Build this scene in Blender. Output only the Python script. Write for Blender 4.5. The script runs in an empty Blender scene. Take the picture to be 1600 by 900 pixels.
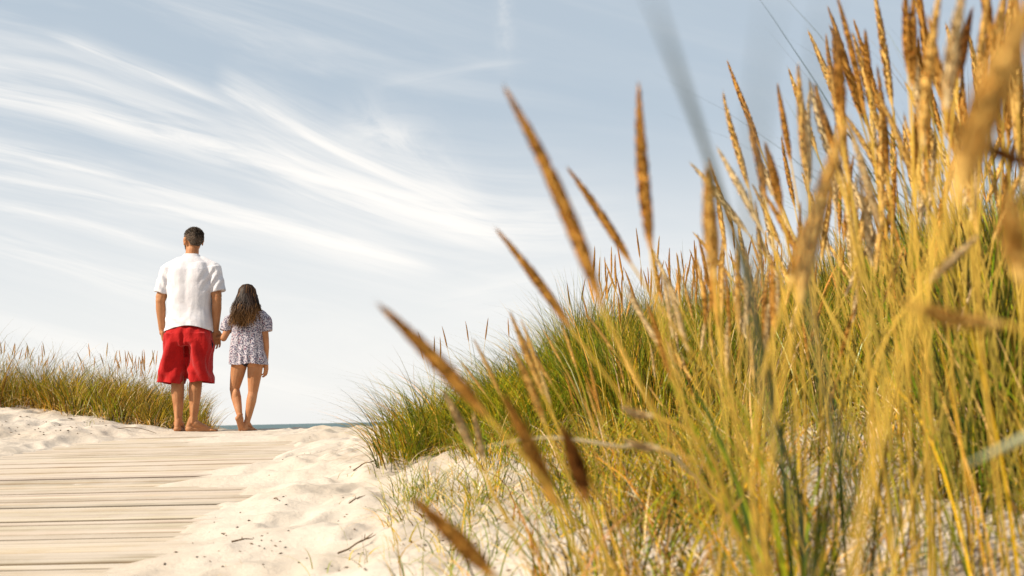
import bpy, bmesh, math, random
import numpy as np
from mathutils import Vector, Matrix, noise as mnoise

random.seed(7)
rng = np.random.default_rng(11)
C = bpy.context.scene.collection
scene = bpy.context.scene

# ------------------------------------------------------------------ camera
FPX = 1555.0                      # focal length in pixels of a 1600 px wide frame (35 mm)
PITCH = math.atan(205 / FPX)
ROLL = math.radians(1.2)
Fv = Vector((0, math.cos(PITCH), math.sin(PITCH)))
R0 = Vector((1, 0, 0)); U0 = Vector((0, -math.sin(PITCH), math.cos(PITCH)))
Rv = R0 * math.cos(ROLL) - U0 * math.sin(ROLL)
Uv = U0 * math.cos(ROLL) + R0 * math.sin(ROLL)
cam_d = bpy.data.cameras.new('camera')
cam = bpy.data.objects.new('camera', cam_d); C.objects.link(cam)
cam.matrix_world = Matrix((( Rv.x, Uv.x, -Fv.x, 0), (Rv.y, Uv.y, -Fv.y, 0), (Rv.z, Uv.z, -Fv.z, 0), (0, 0, 0, 1)))
cam_d.lens = FPX * 36 / 1600; cam_d.sensor_width = 36
cam_d.clip_start = 0.02; cam_d.clip_end = 40000
cam_d.dof.use_dof = True; cam_d.dof.focus_distance = 7.2; cam_d.dof.aperture_fstop = 4.6
cam_d.dof.aperture_blades = 0
scene.camera = cam

def raydir(px, py):
    return (Fv + Rv * ((px - 800) / FPX) + Uv * ((450 - py) / FPX))
def at(px, py, Y):
    d = raydir(px, py); return d * (Y / d.y)
def uv_of(px, py):
    d = raydir(px, py); return d.x / d.y, d.z / d.y

# ------------------------------------------------------------------ light
SUN = Vector((-0.70, -0.40, 0.68)).normalized()
sun_d = bpy.data.lights.new('sun', 'SUN'); sun = bpy.data.objects.new('sun', sun_d); C.objects.link(sun)
sun_d.energy = 5.0; sun_d.angle = math.radians(0.5); sun_d.color = (1.0, 0.89, 0.73)
sun.rotation_euler = (-SUN).to_track_quat('-Z', 'Y').to_euler()
SUN_EL = math.asin(SUN.z); SUN_AZ = math.atan2(SUN.x, SUN.y)

scene.view_settings.view_transform = 'Standard'
scene.view_settings.look = 'None'
scene.view_settings.gamma = 1.0
scene.view_settings.exposure = 0.50
scene.cycles.use_denoising = True
scene.cycles.max_bounces = 6
scene.cycles.transparent_max_bounces = 8
scene.cycles.caustics_reflective = False
scene.cycles.caustics_refractive = False

# node helpers
class NT:
    def __init__(s, tree): s.t = tree; s.n = tree.nodes; s.l = tree.links
    def val(s, sock, v):
        if isinstance(v, bpy.types.NodeSocket): s.l.new(v, sock)
        elif v is not None:
            sock.default_value = v
    def math(s, op, a, b=None, c=None, clamp=False):
        m = s.n.new('ShaderNodeMath'); m.operation = op; m.use_clamp = clamp
        s.val(m.inputs[0], a); s.val(m.inputs[1], b)
        if c is not None: s.val(m.inputs[2], c)
        return m.outputs[0]
    def mix(s, f, a, b):
        m = s.n.new('ShaderNodeMix'); m.data_type = 'RGBA'
        s.val(m.inputs[0], f); s.val(m.inputs[6], a); s.val(m.inputs[7], b); return m.outputs[2]
    def noise(s, vec, scale, detail=4, rough=0.55, dist=0.0):
        m = s.n.new('ShaderNodeTexNoise'); s.val(m.inputs['Vector'], vec)
        m.inputs['Scale'].default_value = scale; m.inputs['Detail'].default_value = detail
        m.inputs['Roughness'].default_value = rough; m.inputs['Distortion'].default_value = dist
        return m.outputs[0]
    def comb(s, x, y, z):
        m = s.n.new('ShaderNodeCombineXYZ'); s.val(m.inputs[0], x); s.val(m.inputs[1], y); s.val(m.inputs[2], z); return m.outputs[0]
    def smooth(s, v, a, b, to0=0.0, to1=1.0):
        m = s.n.new('ShaderNodeMapRange'); m.interpolation_type = 'SMOOTHSTEP'
        s.val(m.inputs[0], v); m.inputs[1].default_value = a; m.inputs[2].default_value = b
        m.inputs[3].default_value = to0; m.inputs[4].default_value = to1; return m.outputs[0]

world = bpy.data.worlds.new('World'); scene.world = world; world.use_nodes = True
w = NT(world.node_tree)
for n in list(w.n): w.n.remove(n)
sky = w.n.new('ShaderNodeTexSky'); sky.sky_type = 'NISHITA'; sky.sun_disc = False
sky.sun_elevation = SUN_EL; sky.sun_rotation = SUN_AZ
sky.air_density = 1.0; sky.dust_density = 1.6; sky.ozone_density = 1.0; sky.altitude = 0
tc = w.n.new('ShaderNodeTexCoord'); sep = w.n.new('ShaderNodeSeparateXYZ'); w.l.new(tc.outputs['Generated'], sep.inputs[0])
X, Y_, Z = sep.outputs
ysafe = w.math('MAXIMUM', Y_, 0.05)
u = w.math('DIVIDE', X, ysafe); v = w.math('DIVIDE', Z, ysafe)
# gentle warp so that the cloud fibres are not ruler straight
wp = w.noise(w.comb(w.math('MULTIPLY', u, 3.0), w.math('MULTIPLY', v, 3.0), 3.3), 1.0, 2, 0.5)
v2 = w.math('ADD', v, w.math('MULTIPLY', w.math('SUBTRACT', wp, 0.5), 0.035))
def streak(pts, wid, amp, soft=0.08, stretch=(2.2, 34.0), seed=0.0, fill=0.35, asym=0.0):
    uv = np.array([uv_of(*p) for p in pts])
    q = np.polyfit(uv[:, 0], uv[:, 1], min(2, len(pts) - 1))
    if len(q) == 2: q = np.array([0, q[0], q[1]])
    cur = w.math('ADD', w.math('MULTIPLY', w.math('ADD', w.math('MULTIPLY', u, float(q[0])), float(q[1])), u), float(q[2]))
    d = w.math('SUBTRACT', v2, cur)
    wv = wid * .82 / FPX
    g = w.math('EXPONENT', w.math('MULTIPLY', w.math('MULTIPLY', d, d), -1.0 / (wv * wv)))
    # soft skirt above or below the bright fibre
    d3 = w.math('ADD', d, -asym * wv * 2.2)
    g3 = w.math('EXPONENT', w.math('MULTIPLY', w.math('MULTIPLY', d3, d3), -1.0 / (wv * wv * 9)))
    g = w.math('ADD', w.math('MULTIPLY', g, 0.62), w.math('MULTIPLY', g3, 0.38))
    win = w.math('MULTIPLY', w.smooth(u, uv[0, 0] - soft * .4, uv[0, 0] + soft * .6), w.smooth(u, uv[-1, 0] + soft, uv[-1, 0] - soft))
    nz = w.noise(w.comb(w.math('MULTIPLY', u, stretch[0]), w.math('MULTIPLY', d, stretch[1]), seed), 2.0, 6, 0.62, 0.5)
    nz = w.smooth(nz, 0.32, 0.66, fill * .8, 1.6)
    return w.math('MULTIPLY', w.math('MULTIPLY', g, win), w.math('MULTIPLY', nz, amp * .86))
ms = [
    streak([(-300, 85), (0, 135), (200, 190), (420, 262), (600, 305), (760, 350)], 17, 0.85, .05, seed=1.1),
    streak([(-300, 165), (0, 225), (200, 280), (400, 338), (640, 402)], 12, 0.80, .05, seed=2.7, asym=-.3),
    streak([(-300, 240), (0, 272), (250, 312), (480, 368), (620, 392)], 13, 0.62, .05, seed=3.9),
    streak([(348, 138), (480, 205), (600, 262), (745, 318)], 13, 0.80, .035, seed=5.2, asym=.4),
    streak([(90, 58), (230, 112), (345, 160)], 8, 0.50, .05, seed=6.4),
    streak([(-200, 300), (0, 328), (150, 348), (300, 388)], 9, 0.45, .06, seed=7.7),
    streak([(-200, 340), (0, 380), (150, 425), (330, 470)], 22, 0.40, .1, seed=8.8),
    streak([(400, 230), (520, 285), (640, 320), (900, 350)], 40, 0.50, .08, seed=9.4),
    streak([(540, 190), (620, 205), (700, 250)], 26, 0.42, .05, (9.0, 12.0), seed=12.4),
    streak([(-100, 85), (100, 120), (330, 200)], 26, 0.32, .08, seed=14.4),
    streak([(590, 125), (680, 108), (800, 95)], 8, 0.13, .04, seed=15.4),
    streak([(700, 470), (1000, 430), (1300, 440)], 30, 0.22, .1, seed=17.4),
]
tot = ms[0]
for m in ms[1:]: tot = w.math('ADD', tot, m)
# the short upright contrail near the top
uc, vc = uv_of(788, 20)
du = w.math('SUBTRACT', u, uc)
ct = w.math('MULTIPLY', w.math('EXPONENT', w.math('MULTIPLY', w.math('MULTIPLY', du, du), -1 / (.009 ** 2))),
            w.math('MULTIPLY', w.smooth(v, 0.33, 0.42), w.smooth(w.noise(w.comb(u, v, 0.2), 60, 3), .3, .7, .02, .18)))
tot = w.math('ADD', tot, ct)
# thin veil of cirrus drawn out along the wind
rot = w.math('ADD', v, w.math('MULTIPLY', u, 0.27))
veil = w.noise(w.comb(w.math('MULTIPLY', u, 1.3), w.math('MULTIPLY', rot, 9.0), 5.0), 1.6, 6, 0.6, 0.6)
leftness = w.smooth(u, 0.15, -0.35, 0.15, 1.0)
veil = w.math('MULTIPLY', w.smooth(veil, 0.42, 0.80, 0.0, 0.42), leftness)
tot = w.math('ADD', tot, veil)
# the air whitens towards the horizon
low = w.smooth(v, 0.34, 0.0, 0.0, 0.85)
tot = w.math('ADD', tot, low)
tot = w.math('SUBTRACT', 1.0, w.math('EXPONENT', w.math('MULTIPLY', tot, -1.15)), clamp=True)
base = w.mix(0.8, sky.outputs[0], (4.8, 5.55, 6.2, 1))
cloud = w.mix(tot, base, (9.7, 9.25, 8.65, 1))
bg = w.n.new('ShaderNodeBackground'); w.l.new(cloud, bg.inputs[0]); bg.inputs[1].default_value = 0.084
wo = w.n.new('ShaderNodeOutputWorld'); w.l.new(bg.outputs[0], wo.inputs[0])

# ------------------------------------------------------------------ general helpers
def tag(o, label=None, cat=None, group=None, kind=None):
    if label: o['label'] = label
    if cat: o['category'] = cat
    if group: o['group'] = group
    if kind: o['kind'] = kind
    return o
def link(name, me, parent=None, mat=None):
    o = bpy.data.objects.new(name, me); C.objects.link(o)
    if parent is not None: o.parent = parent
    if mat is not None and not me.materials: me.materials.append(mat)
    return o
def empty(name, loc):
    o = bpy.data.objects.new(name, None); C.objects.link(o); o.location = loc; o.empty_display_size = .05; return o
def mesh_from(verts, faces, name='mesh', smooth=True):
    me = bpy.data.meshes.new(name)
    verts = np.asarray(verts, dtype=np.float32); faces = np.asarray(faces, dtype=np.int32)
    k = faces.shape[1]
    me.vertices.add(len(verts)); me.vertices.foreach_set('co', verts.ravel())
    me.loops.add(faces.size); me.loops.foreach_set('vertex_index', faces.ravel())
    me.polygons.add(len(faces)); me.polygons.foreach_set('loop_start', np.arange(len(faces), dtype=np.int32) * k)
    try: me.polygons.foreach_set('loop_total', np.full(len(faces), k, dtype=np.int32))
    except Exception: pass
    me.update(calc_edges=True); me.validate()
    if smooth: me.polygons.foreach_set('use_smooth', np.ones(len(me.polygons), dtype=bool))
    return me
def set_col(me, cols):
    a = me.color_attributes.new('tint', 'FLOAT_COLOR', 'POINT')
    cols = np.asarray(cols, dtype=np.float32)
    if cols.shape[1] == 3: cols = np.hstack([cols, np.ones((len(cols), 1), np.float32)])
    a.data.foreach_set('color', cols.ravel())

def _h(ix, iy, s):
    n = (ix.astype(np.int64) * 374761393 + iy.astype(np.int64) * 668265263 + s * 974711) & 0x7fffffff
    n = ((n ^ (n >> 13)) * 1274126177) & 0x7fffffff
    return ((n ^ (n >> 16)) & 0xffff) / 65535.0
def vnoise(x, y, s=0):
    x = np.asarray(x, float); y = np.asarray(y, float)
    ix = np.floor(x); iy = np.floor(y); fx = x - ix; fy = y - iy
    fx = fx * fx * fx * (fx * (fx * 6 - 15) + 10); fy = fy * fy * fy * (fy * (fy * 6 - 15) + 10)
    a = _h(ix, iy, s); b = _h(ix + 1, iy, s); c = _h(ix, iy + 1, s); d = _h(ix + 1, iy + 1, s)
    return (a + (b - a) * fx + (c - a) * fy + (a - b - c + d) * fx * fy) * 2 - 1
def fbm(x, y, s=0, o=4, g=.5):
    r = 0; a = 1
    for i in range(o): r = r + a * vnoise(x * 2 ** i + 13.7 * i, y * 2 ** i - 7.1 * i, s + i); a *= g
    return r
def sstep(x, a, b):
    t = np.clip((x - a) / (b - a), 0, 1); return t * t * (3 - 2 * t)

# ------------------------------------------------------------------ materials
def new_mat(name):
    m = bpy.data.materials.new(name); m.use_nodes = True
    t = NT(m.node_tree); b = t.n['Principled BSDF']; return m, t, b
def bump(t, b, h, strength, dist=0.01):
    n = t.n.new('ShaderNodeBump'); n.inputs['Strength'].default_value = strength; n.inputs['Distance'].default_value = dist
    t.l.new(h, n.inputs['Height']); t.l.new(n.outputs[0], b.inputs['Normal'])
def objco(t):
    return t.n.new('ShaderNodeTexCoord').outputs['Object']

def sand_material():
    m, t, b = new_mat('pale_dune_sand'); co = objco(t)
    big = t.noise(co, 1.7, 4); fine = t.noise(co, 420, 3, .7); mid = t.noise(co, 28, 5, .6)
    c = t.mix(t.smooth(big, .35, .65), (0.46, 0.39, 0.315, 1), (0.53, 0.46, 0.385, 1))
    c = t.mix(t.math('MULTIPLY', t.smooth(fine, .52, .75), .35), c, (0.24, 0.17, 0.12, 1))
    c = t.mix(t.math('MULTIPLY', t.smooth(mid, .5, .8), .25), c, (0.40, 0.32, 0.25, 1))
    t.l.new(c, b.inputs['Base Color']); b.inputs['Roughness'].default_value = .95
    b.inputs['Specular IOR Level'].default_value = .15
    h = t.math('ADD', t.math('MULTIPLY', mid, .8), t.math('MULTIPLY', fine, .12))
    bump(t, b, h, .55, .018); return m
def board_material():
    m, t, b = new_mat('weathered_plank'); co = objco(t)
    s = t.n.new('ShaderNodeSeparateXYZ'); t.l.new(co, s.inputs[0])
    g = t.noise(t.comb(t.math('MULTIPLY', s.outputs[0], 1.4), t.math('MULTIPLY', s.outputs[1], 95), s.outputs[2]), 1.0, 5, .65)
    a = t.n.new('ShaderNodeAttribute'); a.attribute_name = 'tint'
    dust = t.noise(co, 2.6, 5, .65)
    grain = t.mix(t.smooth(g, .3, .72), (0.34, 0.27, 0.195, 1), (0.53, 0.465, 0.375, 1))
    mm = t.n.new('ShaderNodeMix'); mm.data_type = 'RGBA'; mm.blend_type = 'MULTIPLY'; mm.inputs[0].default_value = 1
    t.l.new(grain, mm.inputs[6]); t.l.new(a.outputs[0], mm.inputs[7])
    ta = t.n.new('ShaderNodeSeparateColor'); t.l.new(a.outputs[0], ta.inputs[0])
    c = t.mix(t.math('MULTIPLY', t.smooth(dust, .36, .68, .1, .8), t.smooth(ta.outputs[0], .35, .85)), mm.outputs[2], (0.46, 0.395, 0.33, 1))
    t.l.new(c, b.inputs['Base Color']); b.inputs['Roughness'].default_value = .85
    b.inputs['Specular IOR Level'].default_value = .2
    bump(t, b, g, .5, .006); return m
def leaf_material(name, transl=.16, rough=.65, spec=.08):
    m, t, b = new_mat(name)
    a = t.n.new('ShaderNodeAttribute'); a.attribute_name = 'tint'
    t.l.new(a.outputs[0], b.inputs['Base Color']); b.inputs['Roughness'].default_value = rough
    b.inputs['Specular IOR Level'].default_value = spec
    tr = t.n.new('ShaderNodeBsdfTranslucent'); t.l.new(a.outputs[0], tr.inputs[0])
    mx = t.n.new('ShaderNodeMixShader'); mx.inputs[0].default_value = transl
    out = t.n['Material Output']
    t.l.new(b.outputs[0], mx.inputs[1]); t.l.new(tr.outputs[0], mx.inputs[2]); t.l.new(mx.outputs[0], out.inputs[0])
    return m
def plain(name, col, rough=.7, spec=.3, scale=None, col2=None, bscale=None, bstr=.3, bdist=.004, sss=0):
    m, t, b = new_mat(name); co = objco(t)
    b.inputs['Roughness'].default_value = rough; b.inputs['Specular IOR Level'].default_value = spec
    if scale:
        c = t.mix(t.smooth(t.noise(co, scale, 4), .35, .65), (*col, 1), (*col2, 1)); t.l.new(c, b.inputs['Base Color'])
    else: b.inputs['Base Color'].default_value = (*col, 1)
    if bscale: bump(t, b, t.noise(co, bscale, 3), bstr, bdist)
    if sss:
        b.inputs['Subsurface Weight'].default_value = sss; b.inputs['Subsurface Radius'].default_value = (1, .35, .2)
        b.inputs['Subsurface Scale'].default_value = .008
    return m
M_sand = sand_material(); M_board = board_material()
M_blade = leaf_material('marram_blade'); M_seed = leaf_material('seed_head', .18, .8, .15)
M_hair = leaf_material('hair_strands', .04, .5, .16)

# ------------------------------------------------------------------ terrain
def zb(y):                                   # the line the boardwalk follows
    y = np.asarray(y, float)
    z = -0.60 + 0.0625 * np.minimum(y, 8.3)
    t = np.clip(y - 8.3, 0, 1.2); z = z + 0.0625 * t - 0.026 * t * t
    z = z - 0.0 * y
    z = z - np.maximum(0, y - 9.5) * 0.02
    z = z - 1.9 * sstep(y, 10.5, 30) - 3.0 * sstep(y, 38, 90)
    return z
def edge_right(y): return -1.13 - 0.105 * (y - 2.2) - 0.0115 * np.maximum(0, y - 5) ** 2
def H(x, y, fine=True):
    x = np.asarray(x, float); y = np.asarray(y, float)
    z = zb(y)
    wob = fbm(x * 1.1, y * .8, 3, 3) * .08
    er = edge_right(np.clip(y, 0, 9.2)) + wob
    dr = x - er                                        # drift to the right of the boards
    drift = 0.080 * sstep(dr, -0.35, 0.45) + 0.05 * sstep(dr, .3, 1.2)
    el = -3.25 + 0.55 * sstep(y, 3.0, 6.2) * 0 - 0.32 * sstep(7.4 - y, 0, 2.2) + wob
    dl = el - x
    drl = 0.07 * sstep(dl, -0.2, 0.5) + 0.05 * sstep(dl, 0.3, 1.6) * sstep(y, 4, 8)
    drift = drift * (1 - .95 * sstep(y, 6.3, 8.6) * (1 - sstep(x, -1.0, 0)))
    patch = 0.036 * np.maximum(0, fbm(x * .9, y * 2.2, 91, 3) - .16)
    z = z - 0.040 + 0.043 * sstep(y, 6.9, 8.3) * (1 - sstep(y, 9, 9.6)) + patch + drift + drl * sstep(y, 2.0, 6.5)
    # right dune
    k = 0.40 + 0.60 * sstep(y, 3.9, 6.4)
    rise = 0.33 * sstep(x, -.75, .55) + 0.13 * np.maximum(0, x - .3) + 0.26 * np.maximum(0, x - 1.6) ** 1.4
    rise = 1.5 * np.tanh(rise / 1.5)
    z = z + k * rise * (1 - .85 * sstep(y, 9, 22))
    z = z + 0.0
    # left dune
    m = sstep(-2.45 - x, 0.0, 2.2) * sstep(y, 8.2, 10.2) * (1 - sstep(y, 13, 22))
    z = z + 0.14 * m + 0.08 * sstep(-3.2 - x, 0, 2.5) * sstep(y, 7.2, 10) * (1 - sstep(y, 13, 22))
    z = z + 0.25 * sstep(-6 - x, 0, 6) * sstep(y, 8, 14) * (1 - sstep(y, 16, 28))
    if fine:
        offb = np.clip(sstep(dr, -0.1, .5) + sstep(dl, -.1, .5), 0, 1)
        near = 1 - sstep(np.abs(x) + np.abs(y - 5), 14, 40)
        a = 0.009 + 0.023 * offb
        n1 = fbm(x * 3.1, y * 3.1, 21, 4, .5)
        n2 = 1 - 2 * np.abs(vnoise(x * 5.3 + n1 * .3, y * 5.3, 41))
        z = z + near * (a * (n1 * .75 + n2 * .35) + 0.004 * fbm(x * 17, y * 17, 61, 2) * offb)
        z = z - 0.05 * sstep(x, -.2, .5) * 0
    return z
foot_pits = []
for i in range(520):
    px = random.uniform(-5.2, 1.8); py = random.uniform(1.6, 9.4)
    er = float(edge_right(py))
    if er - .1 > px > -3.1: continue
    foot_pits.append((px, py, random.uniform(-.6, .6), random.uniform(.05, .1), random.uniform(.006, .022)))
def grid_axis(lo, hi, step, far, grow=1.22):
    c = list(np.arange(lo, hi + 1e-6, step)); s = step; a = lo
    while a > -far: s *= grow; a -= s; c.insert(0, a)
    s = step; a = c[-1]
    while a < far: s *= grow; a += s; c.append(a)
    return np.array(c)
gx = grid_axis(-5.6, 2.6, 0.02, 9000, 1.16); gy = grid_axis(1.0, 10.4, 0.0215, 9000, 1.16)
GX, GY = np.meshgrid(gx, gy)
GZ = H(GX, GY)
for (px, py, a, r, d) in foot_pits:
    i0, i1 = np.searchsorted(gx, [px - .35, px + .35]); j0, j1 = np.searchsorted(gy, [py - .35, py + .35])
    xx = GX[j0:j1, i0:i1] - px; yy = GY[j0:j1, i0:i1] - py
    ca, sa = math.cos(a), math.sin(a)
    xr = xx * ca + yy * sa; yr = -xx * sa + yy * ca
    q = (xr / r) ** 2 + (yr / (r * 1.9)) ** 2
    GZ[j0:j1, i0:i1] += -d * np.exp(-q) * 1.2 + d * .55 * np.exp(-(np.sqrt(q) - 1.35) ** 2 * 6)
V = np.stack([GX.ravel(), GY.ravel(), GZ.ravel()], 1)
nx, ny = len(gx), len(gy)
ii = (np.arange(ny - 1)[:, None] * nx + np.arange(nx - 1)[None]).ravel()
Fc = np.stack([ii, ii + 1, ii + nx + 1, ii + nx], 1)
g = link('ground', mesh_from(V, Fc, 'ground'), None, M_sand); tag(g, 'pale dune sand with footprints', kind='structure')

# sea
m, t, b = new_mat('sea_water'); co = objco(t)
s = t.n.new('ShaderNodeSeparateXYZ'); t.l.new(co, s.inputs[0])
wv = t.noise(t.comb(t.math('MULTIPLY', s.outputs[0], .03), t.math('MULTIPLY', s.outputs[1], .012), 0), 1, 6, .7)
wv2 = t.noise(t.comb(t.math('MULTIPLY', s.outputs[0], .5), t.math('MULTIPLY', s.outputs[1], 1.1), 0), 1, 5, .6)
t.l.new(t.mix(t.smooth(wv, .35, .65), (0.055, 0.10, 0.115, 1), (0.11, 0.16, 0.165, 1)), b.inputs['Base Color'])
b.inputs['Roughness'].default_value = .55; b.inputs['Specular IOR Level'].default_value = .12
bump(t, b, t.math('ADD', wv2, wv), .8, .6)
sv = []; sf = []
ys = [34, 60, 120, 300, 800, 2500, 9000, 20000]; xs = [-20000, -5000, -1200, -300, -60, 60, 300, 1200, 5000, 20000]
for y in ys:
    for x in xs: sv.append((x, y, -2.25))
for j in range(len(ys) - 1):
    for i in range(len(xs) - 1):
        k = j * len(xs) + i; sf.append((k, k + 1, k + 1 + len(xs), k + len(xs)))
sea = link('sea', mesh_from(sv, sf, 'sea'), None, m); tag(sea, 'blue grey sea along the horizon', kind='structure')

# boardwalk: one deck of cross planks
bv, bf, bc = [], [], []
yy = -0.6; XL, XR = -4.6, -0.35
while yy < 9.9:
    wd = random.uniform(.048, .060); gap = random.choice([.004, .005, .006, .008, .012])
    za, zc = float(zb(yy)), float(zb(yy + wd))
    dz = random.uniform(-.006, .004); tl = random.uniform(-.006, .006); th = .028
    tone = random.uniform(.88, 1.12) * (.8 if random.random() < .12 else 1); col = np.array((tone, tone * random.uniform(.95, 1.0), tone * random.uniform(.9, 1.0))); gap_shade = random.choice([.22, .4, .55, .7, .9])
    xl = XL + random.uniform(-.03, .03); xr = XR + random.uniform(-.03, .03)
    nseg = 14; e = .0065
    prof = [(0, -th), (0, -e), (e * .35, -e * .45), (e, 0), (wd * .5, .0035), (wd - e, 0), (wd - e * .35, -e * .35), (wd, -e), (wd, -th)]
    st = len(bv); np_ = len(prof); skew = random.uniform(-.006, .006)
    for i in range(nseg + 1):
        f = i / nseg; x = xl + (xr - xl) * f
        wob = .0022 * math.sin(f * 9 + yy * 31) + .0015 * math.sin(f * 23 + yy * 57)
        for kk, (py, pz) in enumerate(prof):
            bv.append((x, yy + py + skew * (f - .5) + wob, za + (zc - za) * py / wd + pz + dz + tl * (f - .5)))
            bc.append(col * (gap_shade * np.array([1, .85, .7]) if kk in (0, 1, 7, 8) else ((gap_shade * .5 + .5) if kk in (2, 6) else 1)))  # side and bevel vertices darkened to paint in the shadowed gaps between planks
    for i in range(nseg):
        for j in range(np_ - 1):
            a = st + i * np_ + j; bf.append((a, a + np_, a + np_ + 1, a + 1))
    yy += wd + gap
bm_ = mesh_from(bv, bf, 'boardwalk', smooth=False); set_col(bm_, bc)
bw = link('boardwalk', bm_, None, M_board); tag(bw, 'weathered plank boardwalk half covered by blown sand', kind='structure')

# ------------------------------------------------------------------ people
class Blob:
    """collects closed overlapping pieces that are then fused into one skin"""
    def __init__(s): s.v = []; s.f = []
    def rings(s, rings):
        st = len(s.v); n = len(rings[0])
        for r in rings: s.v.extend([tuple(p) for p in r])
        for i in range(len(rings) - 1):
            for j in range(n):
                a = st + i * n + j; b2 = st + i * n + (j + 1) % n
                s.f.append((a, b2, b2 + n, a + n))
        for idx, rev in ((0, True), (len(rings) - 1, False)):
            c = Vector((0, 0, 0))
            for p in rings[idx]: c += Vector(p)
            s.v.append(tuple(c / n)); ci = len(s.v) - 1
            for j in range(n):
                a = st + idx * n + j; b2 = st + idx * n + (j + 1) % n
                s.f.append((b2, a, ci) if rev else (a, b2, ci))
        return s
    def cap(s, p0, r0, p1, r1, flat=False, n=14, sx=1.0, ref=None):
        p0 = Vector(p0); p1 = Vector(p1); ax = p1 - p0; L = ax.length; ax.normalize()
        rf = Vector(ref) if ref is not None else (Vector((0, 1, 0)) if abs(ax.y) < .9 else Vector((1, 0, 0)))
        a = ax.cross(rf).normalized(); b = ax.cross(a)
        prof = []
        if flat: prof = [(0, r0), (L * .5, (r0 + r1) / 2), (L, r1)]
        else:
            for k in range(5): an = math.radians(80 - 80 * k / 4); prof.append((-math.sin(an) * r0, math.cos(an) * r0))
            prof.append((L * .5, (r0 + r1) / 2))
            for k in range(5): an = math.radians(80 * k / 4); prof.append((L + math.sin(an) * r1, math.cos(an) * r1))
        return s.rings([[p0 + ax * d + (a * math.cos(2 * math.pi * j / n) * sx + b * math.sin(2 * math.pi * j / n)) * r for j in range(n)] for d, r in prof])
    def chain(s, pts, **k):
        for (p0, r0), (p1, r1) in zip(pts[:-1], pts[1:]): s.cap(p0, r0, p1, r1, **k)
        return s
    def ell(s, c, r, rz=0, rx=0, n=16, ry=0):
        mt = Matrix.Rotation(rz, 3, 'Z') @ Matrix.Rotation(ry, 3, 'Y') @ Matrix.Rotation(rx, 3, 'X'); c = Vector(c); R = []
        for k in range(1, 10):
            th = math.pi * k / 10; z = -math.cos(th); q = math.sin(th)
            R.append([c + mt @ Vector((r[0] * q * math.cos(2 * math.pi * j / n), r[1] * q * math.sin(2 * math.pi * j / n), r[2] * z)) for j in range(n)])
        return s.rings(R)
    def loft(s, rings, n=28, e=2.3):
        R = []
        for (cx, cy, z, rx, ry) in rings:
            q = []
            for j in range(n):
                t = 2 * math.pi * j / n; c, sn = math.cos(t), math.sin(t)
                q.append(Vector((cx + rx * math.copysign(abs(c) ** (2 / e), c), cy + ry * math.copysign(abs(sn) ** (2 / e), sn), z)))
            R.append(q)
        return s.rings(R)
    def build(s, voxel, smooth_it):
        bm = bmesh.new()
        vs = [bm.verts.new(p) for p in s.v]
        for f in s.f: bm.faces.new([vs[i] for i in f])
        me = bpy.data.meshes.new('tmp'); bm.to_mesh(me); bm.free()
        o = bpy.data.objects.new('tmp', me); C.objects.link(o)
        r = o.modifiers.new('r', 'REMESH'); r.mode = 'VOXEL'; r.voxel_size = voxel; r.use_smooth_shade = True
        if smooth_it:
            sm = o.modifiers.new('s', 'SMOOTH'); sm.factor = .5; sm.iterations = smooth_it
        dg = bpy.context.evaluated_depsgraph_get()
        out = bpy.data.meshes.new_from_object(o.evaluated_get(dg), depsgraph=dg)
        bpy.data.objects.remove(o); bpy.data.meshes.remove(me)
        out.polygons.foreach_set('use_smooth', np.ones(len(out.polygons), dtype=bool))
        return out
def deform(me, fn):
    me.update()
    for v, nrm in zip(me.vertices, [n.vector.copy() for n in me.vertex_normals]):
        v.co = fn(v.co.copy(), nrm)
    me.update()
def cut_faces(me, fn):
    bm = bmesh.new(); bm.from_mesh(me); bm.normal_update()
    bmesh.ops.delete(bm, geom=[f for f in bm.faces if fn(f.calc_center_median(), f.normal)], context='FACES')
    bm.to_mesh(me); bm.free()

def cut_below(me, z):
    bm = bmesh.new(); bm.from_mesh(me)
    bmesh.ops.bisect_plane(bm, geom=bm.verts[:] + bm.edges[:] + bm.faces[:], plane_co=(0, 0, z), plane_no=(0, 0, 1), clear_inner=True)
    bm.to_mesh(me); bm.free(); me.polygons.foreach_set('use_smooth', np.ones(len(me.polygons), dtype=bool))

def hand(B, wrist, d, back, size, curl, flip=1, spread=.06):
    """d: direction of the fingers, back: direction the back of the hand faces, flip: which side the thumb is on"""
    d = Vector(d).normalized(); back = Vector(back); back = (back - d * back.dot(d)).normalized(); side = d.cross(back) * flip
    W = Vector(wrist); s = size
    B.cap(W, .020 * s, W + d * .03 * s, .024 * s, sx=1.25, ref=back)
    for k in range(4):
        o = (k - 1.5) * .0195 * s
        B.cap(W + d * .03 * s + side * o * .75, .0135 * s, W + d * .085 * s + side * o, .0115 * s)
        L = [.033, .045, .048, .042][k] * s
        p = W + d * .088 * s + side * o; dd = d.copy() + side * (k - 1.5) * spread
        for sg in range(3):
            an = curl * (.55 + .45 * sg)
            dd = (Matrix.Rotation(an, 3, -d.cross(back)) @ dd).normalized()
            q = p + dd * L * [.95, .65, .5][sg]
            B.cap(p, [.0094, .0084, .0074][sg] * s, q, [.0086, .0076, .0064][sg] * s, n=10); p = q
    tb = W + d * .025 * s + side * .026 * s
    t1 = tb + (d * .7 + side * .55 - back * .35).normalized() * .042 * s
    t2 = t1 + (d * .92 + side * .12 - back * .35).normalized() * .03 * s
    B.cap(tb, .013 * s, t1, .0105 * s); B.cap(t1, .0102 * s, t2, .0082 * s)
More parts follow.
